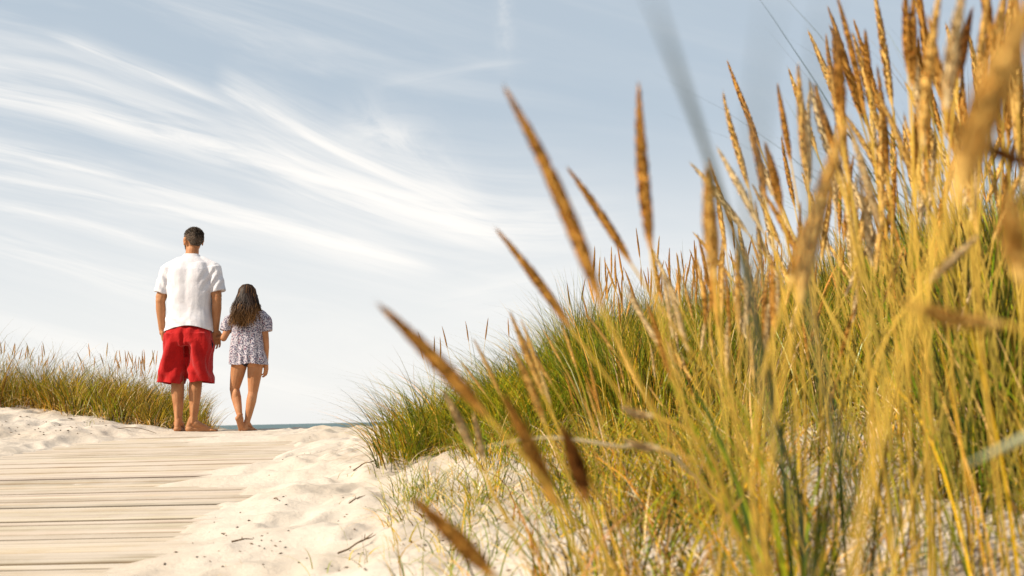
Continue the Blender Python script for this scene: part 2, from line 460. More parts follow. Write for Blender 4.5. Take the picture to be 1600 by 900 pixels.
def foot(B, ankle, yaw, s=1.0, lift=0.0, inner=1):
    """foot under the ankle point; yaw 0 points away from the viewer; lift raises the heel (radians)"""
    A = Vector(ankle)
    mt = Matrix.Rotation(-yaw, 3, 'Z') @ Matrix.Rotation(-lift, 3, 'X')
    def P(x, y, z): return A + mt @ Vector((x * s * inner, y * s, z * s))
    B.ell(P(0, -.028, -.052), (.031 * s, .036 * s, .030 * s), rz=-yaw)
    B.cap(P(0, -.035, -.03), .024 * s, P(0, -.012, .03), .027 * s)
    B.cap(P(0, .01, -.01), .034 * s, P(-.004, .10, -.052), .026 * s, sx=1.25, ref=(0, 0, 1))
    B.cap(P(0, -.02, -.056), .026 * s, P(.012, .13, -.062), .021 * s)
    B.cap(P(0, -.02, -.056), .026 * s, P(-.022, .13, -.064), .020 * s)
    fl = Matrix.Rotation(-yaw, 3, 'Z')
    T = P(0, .135, -.064)
    for k in range(5):
        x = (-.034 + .0165 * k) * s * inner
        L = [.058, .053, .047, .040, .032][k] * s; r = [.0125, .0092, .0088, .0084, .008][k] * s
        q0 = T + fl @ Vector((x, 0, 0)); q1 = T + fl @ Vector((x * 1.12, L, -.006 * s))
        B.cap(q0, r * 1.1, q1, r * .92, n=10)
def head(B, c, s, yaw, man=True):
    """c: centre of the head, facing +y turned by yaw (positive = to the viewer's left)"""
    rot = Matrix.Rotation(yaw, 3, 'Z'); c = Vector(c)
    def P(x, y, z): return c + rot @ Vector((x * s, y * s, z * s))
    B.ell(P(0, -.012, .03), (.078 * s, .097 * s, .087 * s), rz=yaw)
    B.ell(P(0, .018, -.02), (.068 * s, .082 * s, .085 * s), rz=yaw)
    B.ell(P(0, .045, -.068), (.050 * s, .050 * s, .042 * s), rz=yaw)
    B.ell(P(0, .078, -.095), (.024 * s, .022 * s, .018 * s), rz=yaw)
    B.cap(P(0, .092, .012), .010 * s, P(0, .116, -.026), .0125 * s)
    B.ell(P(0, .104, -.030), (.019 * s, .013 * s, .010 * s), rz=yaw)
    B.cap(P(-.035, .082, .026), .011 * s, P(.035, .082, .026), .011 * s)
    B.cap(P(-.018, .095, -.056), .0075 * s, P(.018, .095, -.056), .0075 * s)
    B.cap(P(-.016, .094, -.066), .008 * s, P(.016, .094, -.066), .008 * s)
    for e in (-1, 1):
        B.ell(P(e * .046, .062, -.022), (.020 * s, .024 * s, .018 * s), rz=yaw)
        B.ell(P(e * .081, -.006, -.005), (.009 * s, .021 * s, .033 * s), rz=yaw - e * .35)
        B.ell(P(e * .086, -.014, .010), (.008 * s, .016 * s, .018 * s), rz=yaw - e * .45)
    return P
def eyes(P, s, parent, mats):
    for e in (-1, 1):
        b = Blob().ell(P(e * .031, .083, .006), (.012 * s, .012 * s, .012 * s))
        w_ = link('eye', mesh_from([list(p) for p in b.v], [f if len(f) == 4 else (*f, f[2]) for f in b.f], 'eye'), parent, mats[0])
        b = Blob().ell(P(e * .031, .0905, .006), (.0056 * s, .0056 * s, .0056 * s))
        link('iris', mesh_from([list(p) for p in b.v], [f if len(f) == 4 else (*f, f[2]) for f in b.f], 'iris'), w_, mats[1])

def skin_material(name, c1, c2):
    m, t, b = new_mat(name); co = objco(t)
    c = t.mix(t.smooth(t.noise(co, 9, 4), .3, .7), (*c1, 1), (*c2, 1))
    t.l.new(c, b.inputs['Base Color']); b.inputs['Roughness'].default_value = .6
    b.inputs['Specular IOR Level'].default_value = .25
    b.inputs['Subsurface Weight'].default_value = .12; b.inputs['Subsurface Radius'].default_value = (1, .35, .2); b.inputs['Subsurface Scale'].default_value = .01
    bump(t, b, t.noise(co, 160, 3), .15, .002); return m
def cloth_material(name, c1, c2, bs=26, weave=900, st=.5):
    m, t, b = new_mat(name); co = objco(t)
    c = t.mix(t.smooth(t.noise(co, 7, 3), .3, .7), (*c1, 1), (*c2, 1)); t.l.new(c, b.inputs['Base Color'])
    b.inputs['Roughness'].default_value = .9; b.inputs['Specular IOR Level'].default_value = .12
    b.inputs['Sheen Weight'].default_value = .15
    bump(t, b, t.math('ADD', t.noise(co, bs, 4, .6, 1.2), t.math('MULTIPLY', t.noise(co, weave, 1), .08)), st, .008); return m
M_skin_man = skin_material('tanned_skin', (0.33, 0.135, 0.055), (0.43, 0.20, 0.09))
M_skin_girl = skin_material('girl_skin', (0.36, 0.150, 0.062), (0.45, 0.21, 0.10))
M_shirt = cloth_material('white_cotton', (0.58, 0.555, 0.58), (0.64, 0.62, 0.64))
M_shorts = cloth_material('red_cotton', (0.33, 0.006, 0.006), (0.41, 0.010, 0.009), st=.7)
M_eye = plain('eye_white', (.8, .78, .75), .2); M_iris = plain('eye_iris', (.06, .035, .02), .15)
M_dark = plain('dark_cloth', (.012, .012, .02), .8)

def wr(p, sx, sy, sz, seed):
    return mnoise.noise(Vector((p.x * sx + seed, p.y * sy, p.z * sz)))

feet = at(293, 674, 8.8); MAN = Vector((feet.x, 8.8, float(zb(8.8)) + .001))
# ---- man
B = Blob()
lean = 0.0
Ph = head(B, (.010, .020, 1.705), 1.0, math.radians(40))
B.cap((.0, -.005, 1.50), .062, (.006, .012, 1.62), .056)
B.cap((-.10, -.01, 1.49), .045, (0, -.01, 1.52), .055); B.cap((.10, -.01, 1.49), .045, (0, -.01, 1.52), .055)
B.ell((0, 0, 1.34), (.165, .10, .17)); B.ell((0, 0, 1.12), (.145, .095, .2)); B.ell((0, -.005, .95), (.155, .105, .14))
for sx, el, wrp in ((-1, (-.262, -.012, 1.165), (-.258, .03, .915)), (1, (.243, -.02, 1.165), (.222, .035, .905))):
    sh = (sx * .185, 0, 1.445)
    B.ell(sh, (.06, .058, .065))
    B.chain([(sh, .056), (el, .042)]); B.cap((sh[0] + (el[0] - sh[0]) * .45, 0, 1.32), .050, (el[0], el[1], 1.2), .042)
    mid = Vector(el).lerp(Vector(wrp), .3)
    B.chain([(el, .040), (mid, .043), (wrp, .027)], sx=1.0)
hand(B, (-.258, .03, .915), (.10, .12, -1), (-.9, -.35, 0), 1.08, .52, flip=1)
hand(B, (.222, .035, .905), (.02, .15, -1), (.6, -.8, 0), 1.06, .42, flip=-1)
B.ell((-.075, -.03, .90), (.085, .095, .09)); B.ell((.075, -.03, .90), (.085, .095, .09))
# legs
for hip, knee, ank in (((-.085, 0, .88), (-.100, .015, .49), (-.078, -.01, .085)), ((.080, 0, .88), (.062, .015, .49), (.052, -.005, .085))):
    B.chain([(hip, .085), (Vector(hip).lerp(Vector(knee), .5), .074), (knee, .056)])
    k = Vector(knee); a = Vector(ank)
    B.chain([(k, .054), (k.lerp(a, .30) + Vector((0, -.012, 0)), .057), (k.lerp(a, .62), .044), (k.lerp(a, .88), .034), (a, .034)])
    B.ell(k.lerp(a, .28) + Vector((-.018, -.028, 0)), (.033, .032, .09)); B.ell(k.lerp(a, .28) + Vector((.020, -.026, .01)), (.033, .032, .085))
    B.cap(k.lerp(a, .55) + Vector((0, -.03, 0)), .017, a + Vector((0, -.032, 0)), .013)
    B.ell(a + Vector((-.030, 0, 0)), (.012, .014, .014)); B.ell(a + Vector((.030, 0, -.005)), (.012, .014, .014))
foot(B, (-.078, -.01, .086), math.radians(-4), 1.05, inner=-1)
foot(B, (.052, -.005, .086), math.radians(62), 1.08, inner=1)
me = B.build(.0038, 3)
man = link('person', me, None, M_skin_man); man.location = MAN
tag(man, 'tall barefoot man in white t-shirt and red shorts holding the hand of a girl', 'person')
eyes(Ph, 1.0, man, (M_eye, M_iris))
# t-shirt
B = Blob()
B.loft([(.003, 0, 1.580, .066, .064), (.003, -.004, 1.555, .085, .075), (0, -.005, 1.53, .120, .09), (0, -.005, 1.49, .175, .105), (0, -.005, 1.43, .205, .122),
        (0, -.005, 1.33, .206, .135), (0, -.008, 1.2, .202, .137), (0, -.01, 1.06, .200, .140), (0, -.012, .97, .206, .146), (.0, -.012, .895, .216, .152), (.0, -.012, .872, .217, .153)])
for sx in (-1, 1):
    B.cap((sx * .10, -.002, 1.505), .055, (sx * .195, 0, 1.44), .072)
    B.cap((sx * .19, 0, 1.455), .078, (sx * .253 + (0.0 if sx < 0 else -.006), -.008, 1.232), .070, flat=True)
me = B.build(.005, 5)
def fn(p, n):
    o = .0045 * wr(p, 11, 11, 4.5, 3) + .003 * wr(p, 26, 26, 12, 7)
    dg = p.x * .8 + p.z
    low = max(0, 1 - abs(p.z - 1.0) / .16)
    o += low * .011 * math.sin(dg * 62 + 3 * wr(p, 5, 5, 5, 1)) * max(0, .25 - p.x) * 1.8
    arm = max(0, 1 - (Vector((abs(p.x), p.y, p.z)) - Vector((.2, -.05, 1.33))).length / .14)
    o += arm * .010 * math.sin((abs(p.x) - p.z * .5) * 95)
    # shoulder blades and the hollow between them
    if p.y < 0:
        o += .014 * math.exp(-((abs(p.x) - .095) / .06) ** 2 - ((p.z - 1.40) / .08) ** 2)
        o -= .010 * math.exp(-(p.x / .035) ** 2 - ((p.z - 1.28) / .2) ** 2)
        o -= .012 * math.exp(-((p.z - 1.08) / .10) ** 2)
    if p.z > 1.5: o *= .25
    q = p + n * o
    k = max(0, min(1, (1.0 - p.z) / .1)); q.z += k * (.010 * math.sin(p.x * 14 + 1) - .022 * (p.x / .2) ** 2 + .018)
    return q
cut_below(me, .898); deform(me, fn)
sh = link('shirt', me, man, M_shirt); md = sh.modifiers.new('thick', 'SOLIDIFY'); md.thickness = .003
tag(sh, 'white short sleeved t-shirt')
# shorts
B = Blob()
B.loft([(0, -.012, .965, .160, .112), (0, -.014, .93, .175, .122), (0, -.016, .90, .190, .138), (-.002, -.018, .86, .204, .154), (-.006, -.018, .78, .214, .160), (-.010, -.012, .745, .212, .142)])
B.loft([(-.108, -.016, .86, .096, .150), (-.112, -.016, .80, .102, .152), (-.124, -.012, .70, .104, .147), (-.138, -.006, .58, .106, .138), (-.148, .0, .46, .110, .132), (-.149, .0, .42, .111, .130)])
B.loft([(.098, -.016, .86, .096, .150), (.102, -.016, .80, .102, .152), (.108, -.012, .70, .098, .146), (.109, -.006, .58, .097, .134), (.109, .0, .46, .100, .126), (.109, .0, .42, .101, .124)])
B.ell((-.010, .035, .68), (.06, .085, .22))
me = B.build(.005, 8)
def fn(p, n):
    o = .013 * wr(p, 12, 12, 3.5, 13) + .007 * wr(p, 28, 28, 8, 17)
    leg = max(0, min(1, (.86 - p.z) / .12)); cx = -.125 if p.x < -.01 else .1
    # drag folds falling from the seat to the inner hem
    s_ = (abs(p.x + .012)) * 1.5 + (p.z - .6) * .55
    o += leg * .014 * math.sin(s_ * 34 + 2 * wr(p, 4, 4, 4, 5)) * (1 if p.y < .03 else .4)
    low = max(0, 1 - abs(p.z - .50) / .09)
    o += low * .006 * math.sin(p.z * 60 + p.x * 22 + 3 * wr(p, 6, 6, 6, 4))
    if p.y < 0 and p.z > .66: o -= .022 * math.exp(-((p.x + .01) / .016) ** 2) * min(1, (.93 - p.z) / .1) if p.z < .93 else 0
    q = p + n * o
    k = max(0, min(1, (.55 - p.z) / .1)); q.z += k * .009 * math.sin(p.x * 17 + p.y * 9)
    return q
cut_below(me, .432); deform(me, fn)
so = link('shorts', me, man, M_shorts); md = so.modifiers.new('thick', 'SOLIDIFY'); md.thickness = .003
tag(so, 'baggy bright red shorts')
# pocket cord on the right hip
B = Blob().cap((.206, -.05, .80), .006, (.222, -.055, .765), .006).cap((.222, -.055, .765), .008, (.216, -.05, .73), .005)
link('key_cord', B.build(.002, 1), man, M_dark)

def hair_cap(P, s, keep, col_fn, n_str, ln, parent, mat, yaw):
    """short cropped hair: thick shell over the scalp plus bristles"""
    verts, faces, cols = [], [], []
    rnd = random.Random(5)
    cnt = 0
    while cnt < n_str:
        th = rnd.uniform(0, 2 * math.pi); cz = rnd.uniform(-.9, 1); q = math.sqrt(1 - cz * cz)
        l = Vector((.080 * q * math.cos(th), -.012 + .100 * q * math.sin(th), .030 + .090 * cz))
        if not keep(l): continue
        cnt += 1
        n = Vector((q * math.cos(th) / .8, q * math.sin(th), cz)).normalized()
        tdir = (n * .8 + Vector((rnd.uniform(-.5, .5), -.15 + rnd.uniform(-.5, .5), -.35 + rnd.uniform(-.3, .3)))).normalized()
        side = n.cross(Vector((rnd.uniform(-1, 1), rnd.uniform(-1, 1), rnd.uniform(-1, 1)))).normalized() * .0016
        p0 = l - n * .003; L = ln * rnd.uniform(.6, 1.2) * (1.3 if l.z > .06 else .75)
        st = len(verts)
        for a in (p0 - side, p0 + side, p0 + tdir * L + side * .3, p0 + tdir * L - side * .3): verts.append(P(*a))
        faces.append((st, st + 1, st + 2, st + 3)); cc = col_fn(l, rnd); cols += [cc] * 4
    return verts, faces, cols
def keep_man(l):
    if l.y < -.03: return l.z > -.050 + max(0, abs(l.x) - .04) * 1.5
    if l.y < .035: return l.z > .012 - (l.y + .03) * .1
    return l.z > .075 - (.10 - l.y) * .25
def col_man(l, r):
    g = max(0, min(1, (.05 - l.z) / .06)) * .6 + (.75 if l.x < -.02 else 0)
    if r.random() < .22 + g * .62: return (0.27, .225, .185)
    return (0.030, .019, .013)
hv, hf, hc = hair_cap(Ph, 1.0, keep_man, col_man, 12000, .011, man, M_hair, 0)
# scalp shell below the bristles
shell = Blob().ell(Vector((0, -.012, .030)), (.081, .1005, .0905), n=40)
me = mesh_from([list(p) for p in hv], hf, 'hair'); set_col(me, hc)
hair = link('hair', me, man, M_hair); tag(hair, 'short cropped dark hair greying at the sides')
bm = bmesh.new(); bmesh.ops.create_icosphere(bm, subdivisions=5, radius=1)
for v_ in bm.verts: v_.co = Vector((v_.co.x * .0800, -.012 + v_.co.y * .0995, .030 + v_.co.z * .0895))
bmesh.ops.delete(bm, geom=[v_ for v_ in bm.verts if not keep_man(v_.co)], context='VERTS')
for v_ in bm.verts: v_.co = Vector(Ph(*(v_.co * (1 + .02 * mnoise.noise(v_.co * 60)))))
me = bpy.data.meshes.new('scalp'); bm.to_mesh(me); bm.free(); me.polygons.foreach_set('use_smooth', np.ones(len(me.polygons), dtype=bool))
inv_c = Vector(Ph(0, 0, 0)); iR = Matrix.Rotation(-math.radians(40), 3, 'Z'); sc_c = []
for v_ in me.vertices:
    l = iR @ (v_.co - inv_c); k = max(0, min(1, (.045 - l.z) / .06)) * .7 + (.6 if l.x < -.03 else 0); k = min(1, k)
    sc_c.append([.040 + .16 * k, .028 + .105 * k, .020 + .070 * k])
set_col(me, sc_c); link('scalp_hair', me, hair, M_hair)
# beard
bvv, bff, bcc = [], [], []
rnd = random.Random(9)
for i in range(2600):
    e = rnd.uniform(-1, 1); x = e * .062; f = abs(e)
    yv = .095 - .075 * f ** 2; z = -.10 + .06 * f + rnd.uniform(-.004, .035) * (1 if f > .3 else .5)
    p = Vector((x * (1 + .05 * rnd.random()), yv + rnd.uniform(-.012, .004), z)); L = .014
    dn = Vector((e * .5, .5, -.8)).normalized(); sd = Vector((rnd.uniform(-1, 1), rnd.uniform(-1, 1), 0)).normalized() * .0015
    st = len(bvv)
    for a in (p - sd, p + sd, p + dn * L + sd * .2, p + dn * L - sd * .2): bvv.append(Ph(*a))
    bff.append((st, st + 1, st + 2, st + 3)); bcc += [(.05, .035, .025) if rnd.random() < .75 else (.2, .17, .14)] * 4
me = mesh_from([list(p) for p in bvv], bff, 'beard'); set_col(me, bcc); link('beard', me, man, M_hair)

# ---- girl
gf = at(385, 674, 8.8); GIRL = Vector((gf.x, 8.8, float(zb(8.8)) + .001))
OFF = MAN - GIRL                                     # man's frame seen from hers
B = Blob()
Pg = head(B, (-.012, .01, 1.200), .86, math.radians(8), False)
B.cap((0, -.005, 1.02), .042, (-.008, 0, 1.12), .038)
B.ell((0, 0, .96), (.115, .072, .11)); B.ell((0, 0, .80), (.098, .068, .13)); B.ell((.0, -.006, .665), (.118, .084, .095))
B.cap((-.12, 0, 1.0), .036, (0, 0, 1.03), .04); B.cap((.12, 0, 1.0), .036, (0, 0, 1.03), .04)
# free arm
B.chain([((.135, 0, .99), .036), ((.165, -.015, .80), .028)]); B.chain([((.165, -.015, .80), .027), ((.164, .0, .73), .027), ((.158, .03, .605), .019)])
hand(B, (.158, .03, .605), (-.02, .12, -1), (.9, -.3, 0), .80, .35, flip=-1)
# arm held out to the man's hand
grip = Vector((.236, .055, .835)) + OFF
elb = Vector((-.205, -.03, .818)); wri = grip + Vector((.050, -.01, -.006))
B.chain([((-.130, 0, .985), .036), (tuple(elb), .029)]); B.chain([(elb, .028), (elb.lerp(wri, .3), .028), (wri, .019)])
hand(B, wri, (-1, .15, .12), (0, -.35, 1), .80, .75, flip=1)
# legs: viewer's left leg bent with the heel up
def leg(hip, knee, ank, s=1.0):
    hip, knee, ank = Vector(hip), Vector(knee), Vector(ank)
    B.chain([(hip, .072 * s), (hip.lerp(knee, .45), .062 * s), (knee, .043 * s)])
    B.chain([(knee, .042 * s), (knee.lerp(ank, .3), .044 * s), (knee.lerp(ank, .65), .034 * s), (knee.lerp(ank, .9), .025 * s), (ank, .026 * s)])
    B.ell(knee.lerp(ank, .28) + Vector((0, -.02, 0)), (.030 * s, .028 * s, .07 * s))
B.ell((-.058, -.02, .61), (.066, .072, .068)); B.ell((.058, -.02, .61), (.066, .072, .068))
leg((-.068, 0, .60), (-.122, .045, .372), (-.043, -.055, .122))
foot(B, (-.043, -.055, .122), math.radians(8), .76, lift=math.radians(48), inner=-1)
leg((.072, 0, .60), (.050, .015, .345), (.004, .0, .066))
foot(B, (.004, 0, .066), math.radians(10), .80, inner=1)
me = B.build(.0035, 3)
girl = link('person', me, None, M_skin_girl); girl.location = GIRL
tag(girl, 'small girl with long brown hair and patterned blouse, barefoot, standing right of the man', 'person')
eyes(Pg, .86, girl, (M_eye, M_iris))
# briefs
B = Blob().loft([(0, -.006, .69, .112, .085), (0, -.008, .64, .124, .090), (0, -.008, .61, .122, .090), (0, -.01, .588, .07, .08), (0, -.005, .565, .022, .05)])
link('briefs', B.build(.004, 3), girl, M_dark)
# blouse
m, t, b = new_mat('floral_print'); co = objco(t)
vo = t.n.new('ShaderNodeTexVoronoi'); vo.inputs['Scale'].default_value = 98; t.l.new(co, vo.inputs['Vector'])
v2_ = t.n.new('ShaderNodeTexVoronoi'); v2_.inputs['Scale'].default_value = 120; t.l.new(co, v2_.inputs['Vector'])
dot = t.smooth(vo.outputs['Distance'], .58, .38); sp = t.n.new('ShaderNodeSeparateColor'); t.l.new(vo.outputs['Color'], sp.inputs[0])
ink = t.mix(t.smooth(sp.outputs[0], .80, .86), (.03, .03, .075, 1), (.20, .05, .07, 1))
c = t.mix(dot, (.47, .43, .46, 1), ink)
c = t.mix(t.math('MULTIPLY', t.smooth(v2_.outputs['Distance'], .28, .12), .7), c, (.10, .09, .17, 1))
t.l.new(c, b.inputs['Base Color']); b.inputs['Roughness'].default_value = .9; b.inputs['Specular IOR Level'].default_value = .1
bump(t, b, t.noise(co, 22, 4, .6, 1), .5, .008); M_blouse = m
B = Blob()
B.loft([(-.004, -.002, 1.085, .050, .046), (0, -.002, 1.065, .070, .058), (0, 0, 1.035, .110, .075), (0, 0, .98, .135, .088), (0, 0, .88, .138, .094),
        (.004, 0, .76, .150, .104), (.008, 0, .65, .160, .118), (.012, 0, .585, .167, .124), (.012, 0, .565, .168, .124)])
B.chain([((-.11, 0, 1.01), .055), ((-.160, -.004, .965), .058), ((-.182, -.008, .925), .052)]); B.cap((-.175, -.006, .945), .056, (-.197, -.01, .882), .047, flat=True)
B.chain([((.11, 0, 1.01), .055), ((.158, -.004, .965), .057), ((.172, -.008, .925), .052)]); B.cap((.165, -.006, .945), .056, (.178, -.01, .872), .048, flat=True)
me = B.build(.0045, 4)
def fn(p, n):
    hemf = max(0, min(1, (.95 - p.z) / .35))
    o = .006 * wr(p, 20, 20, 4, 23) + hemf * .006 * math.sin(math.atan2(p.y, p.x) * 13 + 2 * wr(p, 4, 4, 4, 2)) + .005 * wr(p, 30, 30, 12, 29)
    q = p + n * o
    k = max(0, min(1, (.68 - p.z) / .1)); q.z += k * .006 * math.sin(p.x * 30)
    return q
cut_below(me, .582); deform(me, fn)
bl = link('blouse', me, girl, M_blouse); md = bl.modifiers.new('thick', 'SOLIDIFY'); md.thickness = .0025
tag(bl, 'short sleeved blouse with a tiny dark floral print')
# long wavy hair
rnd = random.Random(21)
sv_, sf_, sc_ = [], [], []
bundles = [(rnd.uniform(-1, 1), rnd.uniform(0, 6), rnd.uniform(.75, 1.12), rnd.random()) for _ in range(30)]
for i in range(1500):
    bd = bundles[i % 30]
    ang = math.radians(rnd.uniform(-150, 150))                # around the head, 0 = straight back
    back = math.cos(ang); sidex = math.sin(ang)
    r0 = rnd.uniform(.05, 1.0)
    top = Pg(0, -.012, .118)
    pts = [Pg(.0 + rnd.uniform(-.012, .012), .02 - .02 * rnd.random(), .118)]
    for k in (.35, .7, 1.0):
        a_ = k * math.pi / 2
        pts.append(Pg(sidex * .094 * math.sin(a_), -.012 - back * .112 * math.sin(a_), .018 + .104 * math.cos(a_)))
    e = Vector(pts[-1])
    if back < -.25: e.y = min(e.y, .05)
    L = (.218 + .06 * (.5 + .5 * back) ) * bd[2] * rnd.uniform(.86, 1.08)
    tx = bd[0] * .095 + sidex * .045 + rnd.gauss(0, .007); ty = -.105 - .025 * max(0, back) + rnd.gauss(0, .010)
    if back < 0: ty = -.03 + .01 * rnd.random(); tx = math.copysign(.105 + .02 * rnd.random(), sidex)
    for k in range(1, 9):
        f = k / 8
        x = e.x + (tx - e.x) * f ** .9 + .019 * math.sin(f * 10 + bd[1]) * f + rnd.gauss(0, .0018)
        yq = e.y + (ty - e.y) * min(1, f * 1.6) + .008 * math.cos(f * 8 + bd[1] * 2) * f
        pts.append(Vector((x, yq, e.z - L * f)))
    blond = rnd.random() < .05 + .16 * (bd[3] > .78)
    c0 = np.array([.26, .12, .035]) if blond else np.array([.018, .008, .004]) * rnd.uniform(.5, 1.8)
    n = len(pts); st = len(sv_); wid = rnd.uniform(.0020, .0042)
    for j, p in enumerate(pts):
        f = j / (n - 1); nxt = pts[min(n - 1, j + 1)] - pts[max(0, j - 1)]
        out = Vector((p.x + .012, p.y + .0, 0)); out = out.normalized() if out.length > .01 else Vector((0, -1, 0))
        sd = nxt.cross(out); sd = sd.normalized() * wid * (1 - .75 * max(0, f - .5) * 2) if sd.length > 1e-6 else Vector((wid, 0, 0))
        sv_ += [p - sd, p + out * wid * .7, p + sd]
        tipc = np.array([.34, .16, .045]); k = max(0, f - .62) / .38
        sc_ += [c0 + (tipc - c0) * k * .38] * 3
    for j in range(n - 1):
        a = st + j * 3; sf_ += [(a, a + 1, a + 4, a + 3), (a + 1, a + 2, a + 5, a + 4)]
me = mesh_from([list(p) for p in sv_], sf_, 'hair'); set_col(me, sc_)
hr = link('hair', me, girl, M_hair); tag(hr, 'long loose wavy brown hair with lighter tips')
B = Blob().ell(Pg(0, -.014, .026), (.068, .083, .068)).ell((-.010, -.085, 1.10), (.068, .035, .12)).ell((-.014, -.098, 1.0), (.045, .018, .09))
me = B.build(.005, 4); deform(me, lambda p, n: p + n * .006 * wr(p, 70, 70, 9, 3))
set_col(me, np.tile([.020, .011, .007], (len(me.vertices), 1)))
cut_faces(me, lambda c, n: (c - Vector(Pg(0, .1, -.03))).length < .062)
link('hair_mass', me, hr, M_hair)

# ------------------------------------------------------------------ grass blades
def blades(root, h, lean, az, droop, width, base_col, tip_col, seg=6, rnd=rng, wig=.02):
    """vectorised tapering blades; every argument is an array over the blades"""
    n = len(h); t = np.linspace(0, 1, seg + 1)[None, :]
    dx = np.cos(az)[:, None]; dy = np.sin(az)[:, None]
    hor = (lean * h)[:, None] * (t * .45 + .55 * t ** 2.0) + (droop * h)[:, None] * t ** 3.2 * .55
    ver = h[:, None] * (t * np.sqrt(np.maximum(.1, 1 - .5 * lean ** 2))[:, None] - droop[:, None] * .62 * t ** 3)
    ph = rnd.uniform(0, 6.28, (n, 1)); wg = wig * h[:, None] * np.sin(t * 5 + ph) * t
    px = root[:, 0:1] + dx * hor - dy * wg; py = root[:, 1:2] + dy * hor + dx * wg; pz = root[:, 2:3] + ver
    tw = rnd.uniform(0, 3.14, (n, 1)) + t * rnd.uniform(-1.2, 1.2, (n, 1))
    wd = width[:, None] * .5 * np.clip(1.02 - t ** 1.7, .04, 1)
    sx = np.cos(tw) * wd; sy = np.sin(tw) * wd
    v = np.stack([np.stack([px - sx, py - sy, pz], -1), np.stack([px + sx, py + sy, pz], -1)], 2)   # n, seg+1, 2, 3
    V = v.reshape(-1, 3)
    base = (np.arange(n) * (seg + 1) * 2)[:, None] + (np.arange(seg) * 2)[None]
    base = base.ravel(); F = np.stack([base, base + 1, base + 3, base + 2], 1)
    col = base_col[:, None, :] * (1 - t[..., None]) + tip_col[:, None, :] * t[..., None]
    col = np.repeat(col[:, :, None, :], 2, 2).reshape(-1, 3)
    return V, F, col
class Mass:
    def __init__(s): s.V = []; s.F = []; s.C = []; s.n = 0
    def add(s, V, F, C):
        s.V.append(V); s.F.append(F + s.n); s.C.append(C); s.n += len(V)
    def build(s, name, mat, parent=None):
        me = mesh_from(np.vstack(s.V), np.vstack(s.F), name); set_col(me, np.vstack(s.C)); return link(name, me, parent, mat)
PAL = {
    'green': np.array([[.17, .235, .008], [.24, .28, .010], [.11, .17, .010], [.32, .32, .015]]),
    'olive': np.array([[.46, .32, .010], [.30, .25, .010], [.56, .38, .016], [.16, .16, .010]]),
    'gold':  np.array([[.72, .42, .045], [.64, .33, .028], [.80, .52, .12], [.52, .29, .02]]),
    'straw': np.array([[.84, .64, .34], [.76, .52, .20], [.86, .70, .44], [.60, .38, .12]]),
    'dark':  np.array([[.020, .038, .006], [.04, .06, .008], [.05, .038, .008], [.015, .025, .007]]),  # dark green and brown blades, also standing in for deep shade within the grass
    'brown': np.array([[.24, .105, .02], [.16, .07, .018], [.34, .17, .035], [.09, .045, .012]]),
}
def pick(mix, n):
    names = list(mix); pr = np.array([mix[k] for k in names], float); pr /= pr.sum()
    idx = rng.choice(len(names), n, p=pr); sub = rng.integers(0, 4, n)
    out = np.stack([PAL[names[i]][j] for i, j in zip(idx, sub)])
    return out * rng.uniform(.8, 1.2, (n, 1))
def tuft_field(mass, centres, per, spread, hr, lean, width, mix, droop=(.1, .6), lean_az=None, dead=0.0, seg=6, tipw=.55):
    for (cx, cy, sc) in centres:
        n = max(3, int(per * sc)); a = rng.uniform(0, 6.283, n); r = spread * sc * np.sqrt(rng.uniform(0, 1, n))
        x = cx + r * np.cos(a); y = cy + r * np.sin(a); z = H(x, y) - .01
        az = a + rng.normal(0, .5, n)
        if lean_az is not None: az = np.where(rng.random(n) < .35, lean_az + rng.normal(0, .6, n), az)
        h = rng.uniform(hr[0], hr[1], n) * sc ** .5 * rng.uniform(.72, 1.22)
        ln = rng.uniform(lean[0], lean[1], n) * (.4 + .6 * r / (spread * sc))
        tm = np.array([rng.uniform(.78, 1.25), rng.uniform(.85, 1.12), 1.0]) * rng.uniform(.8, 1.15)
        bc = pick(mix, n) * tm; tc_ = bc * (1 - tipw) + pick({'gold': 1, 'straw': .6, **{k: v for k, v in mix.items()}}, n) * tipw
        mass.add(*blades(np.stack([x, y, z], 1), h, ln, az, rng.uniform(droop[0], droop[1], n), rng.uniform(width[0], width[1], n), bc, tc_, seg))
        nd = int(n * dead)
        if nd:
            a = rng.uniform(0, 6.283, nd); r = spread * sc * 1.3 * np.sqrt(rng.uniform(0, 1, nd)); x = cx + r * np.cos(a); y = cy + r * np.sin(a)
            c_ = pick({'straw': 1, 'brown': .8, 'gold': .7}, nd)
            mass.add(*blades(np.stack([x, y, H(x, y) + .005], 1), rng.uniform(.3, .6, nd) * hr[1], rng.uniform(.8, 1.6, nd), rng.uniform(0, 6.283, nd),
                             rng.uniform(.5, 1.3, nd), rng.uniform(width[0], width[1], nd), c_, c_, 5))
def scatter(n, inside, lo, hi, sc=(.7, 1.2)):
    out = []
    while len(out) < n:
        x = rng.uniform(lo[0], hi[0]); y = rng.uniform(lo[1], hi[1])
        if inside(x, y): out.append((x, y, rng.uniform(*sc)))
    return out

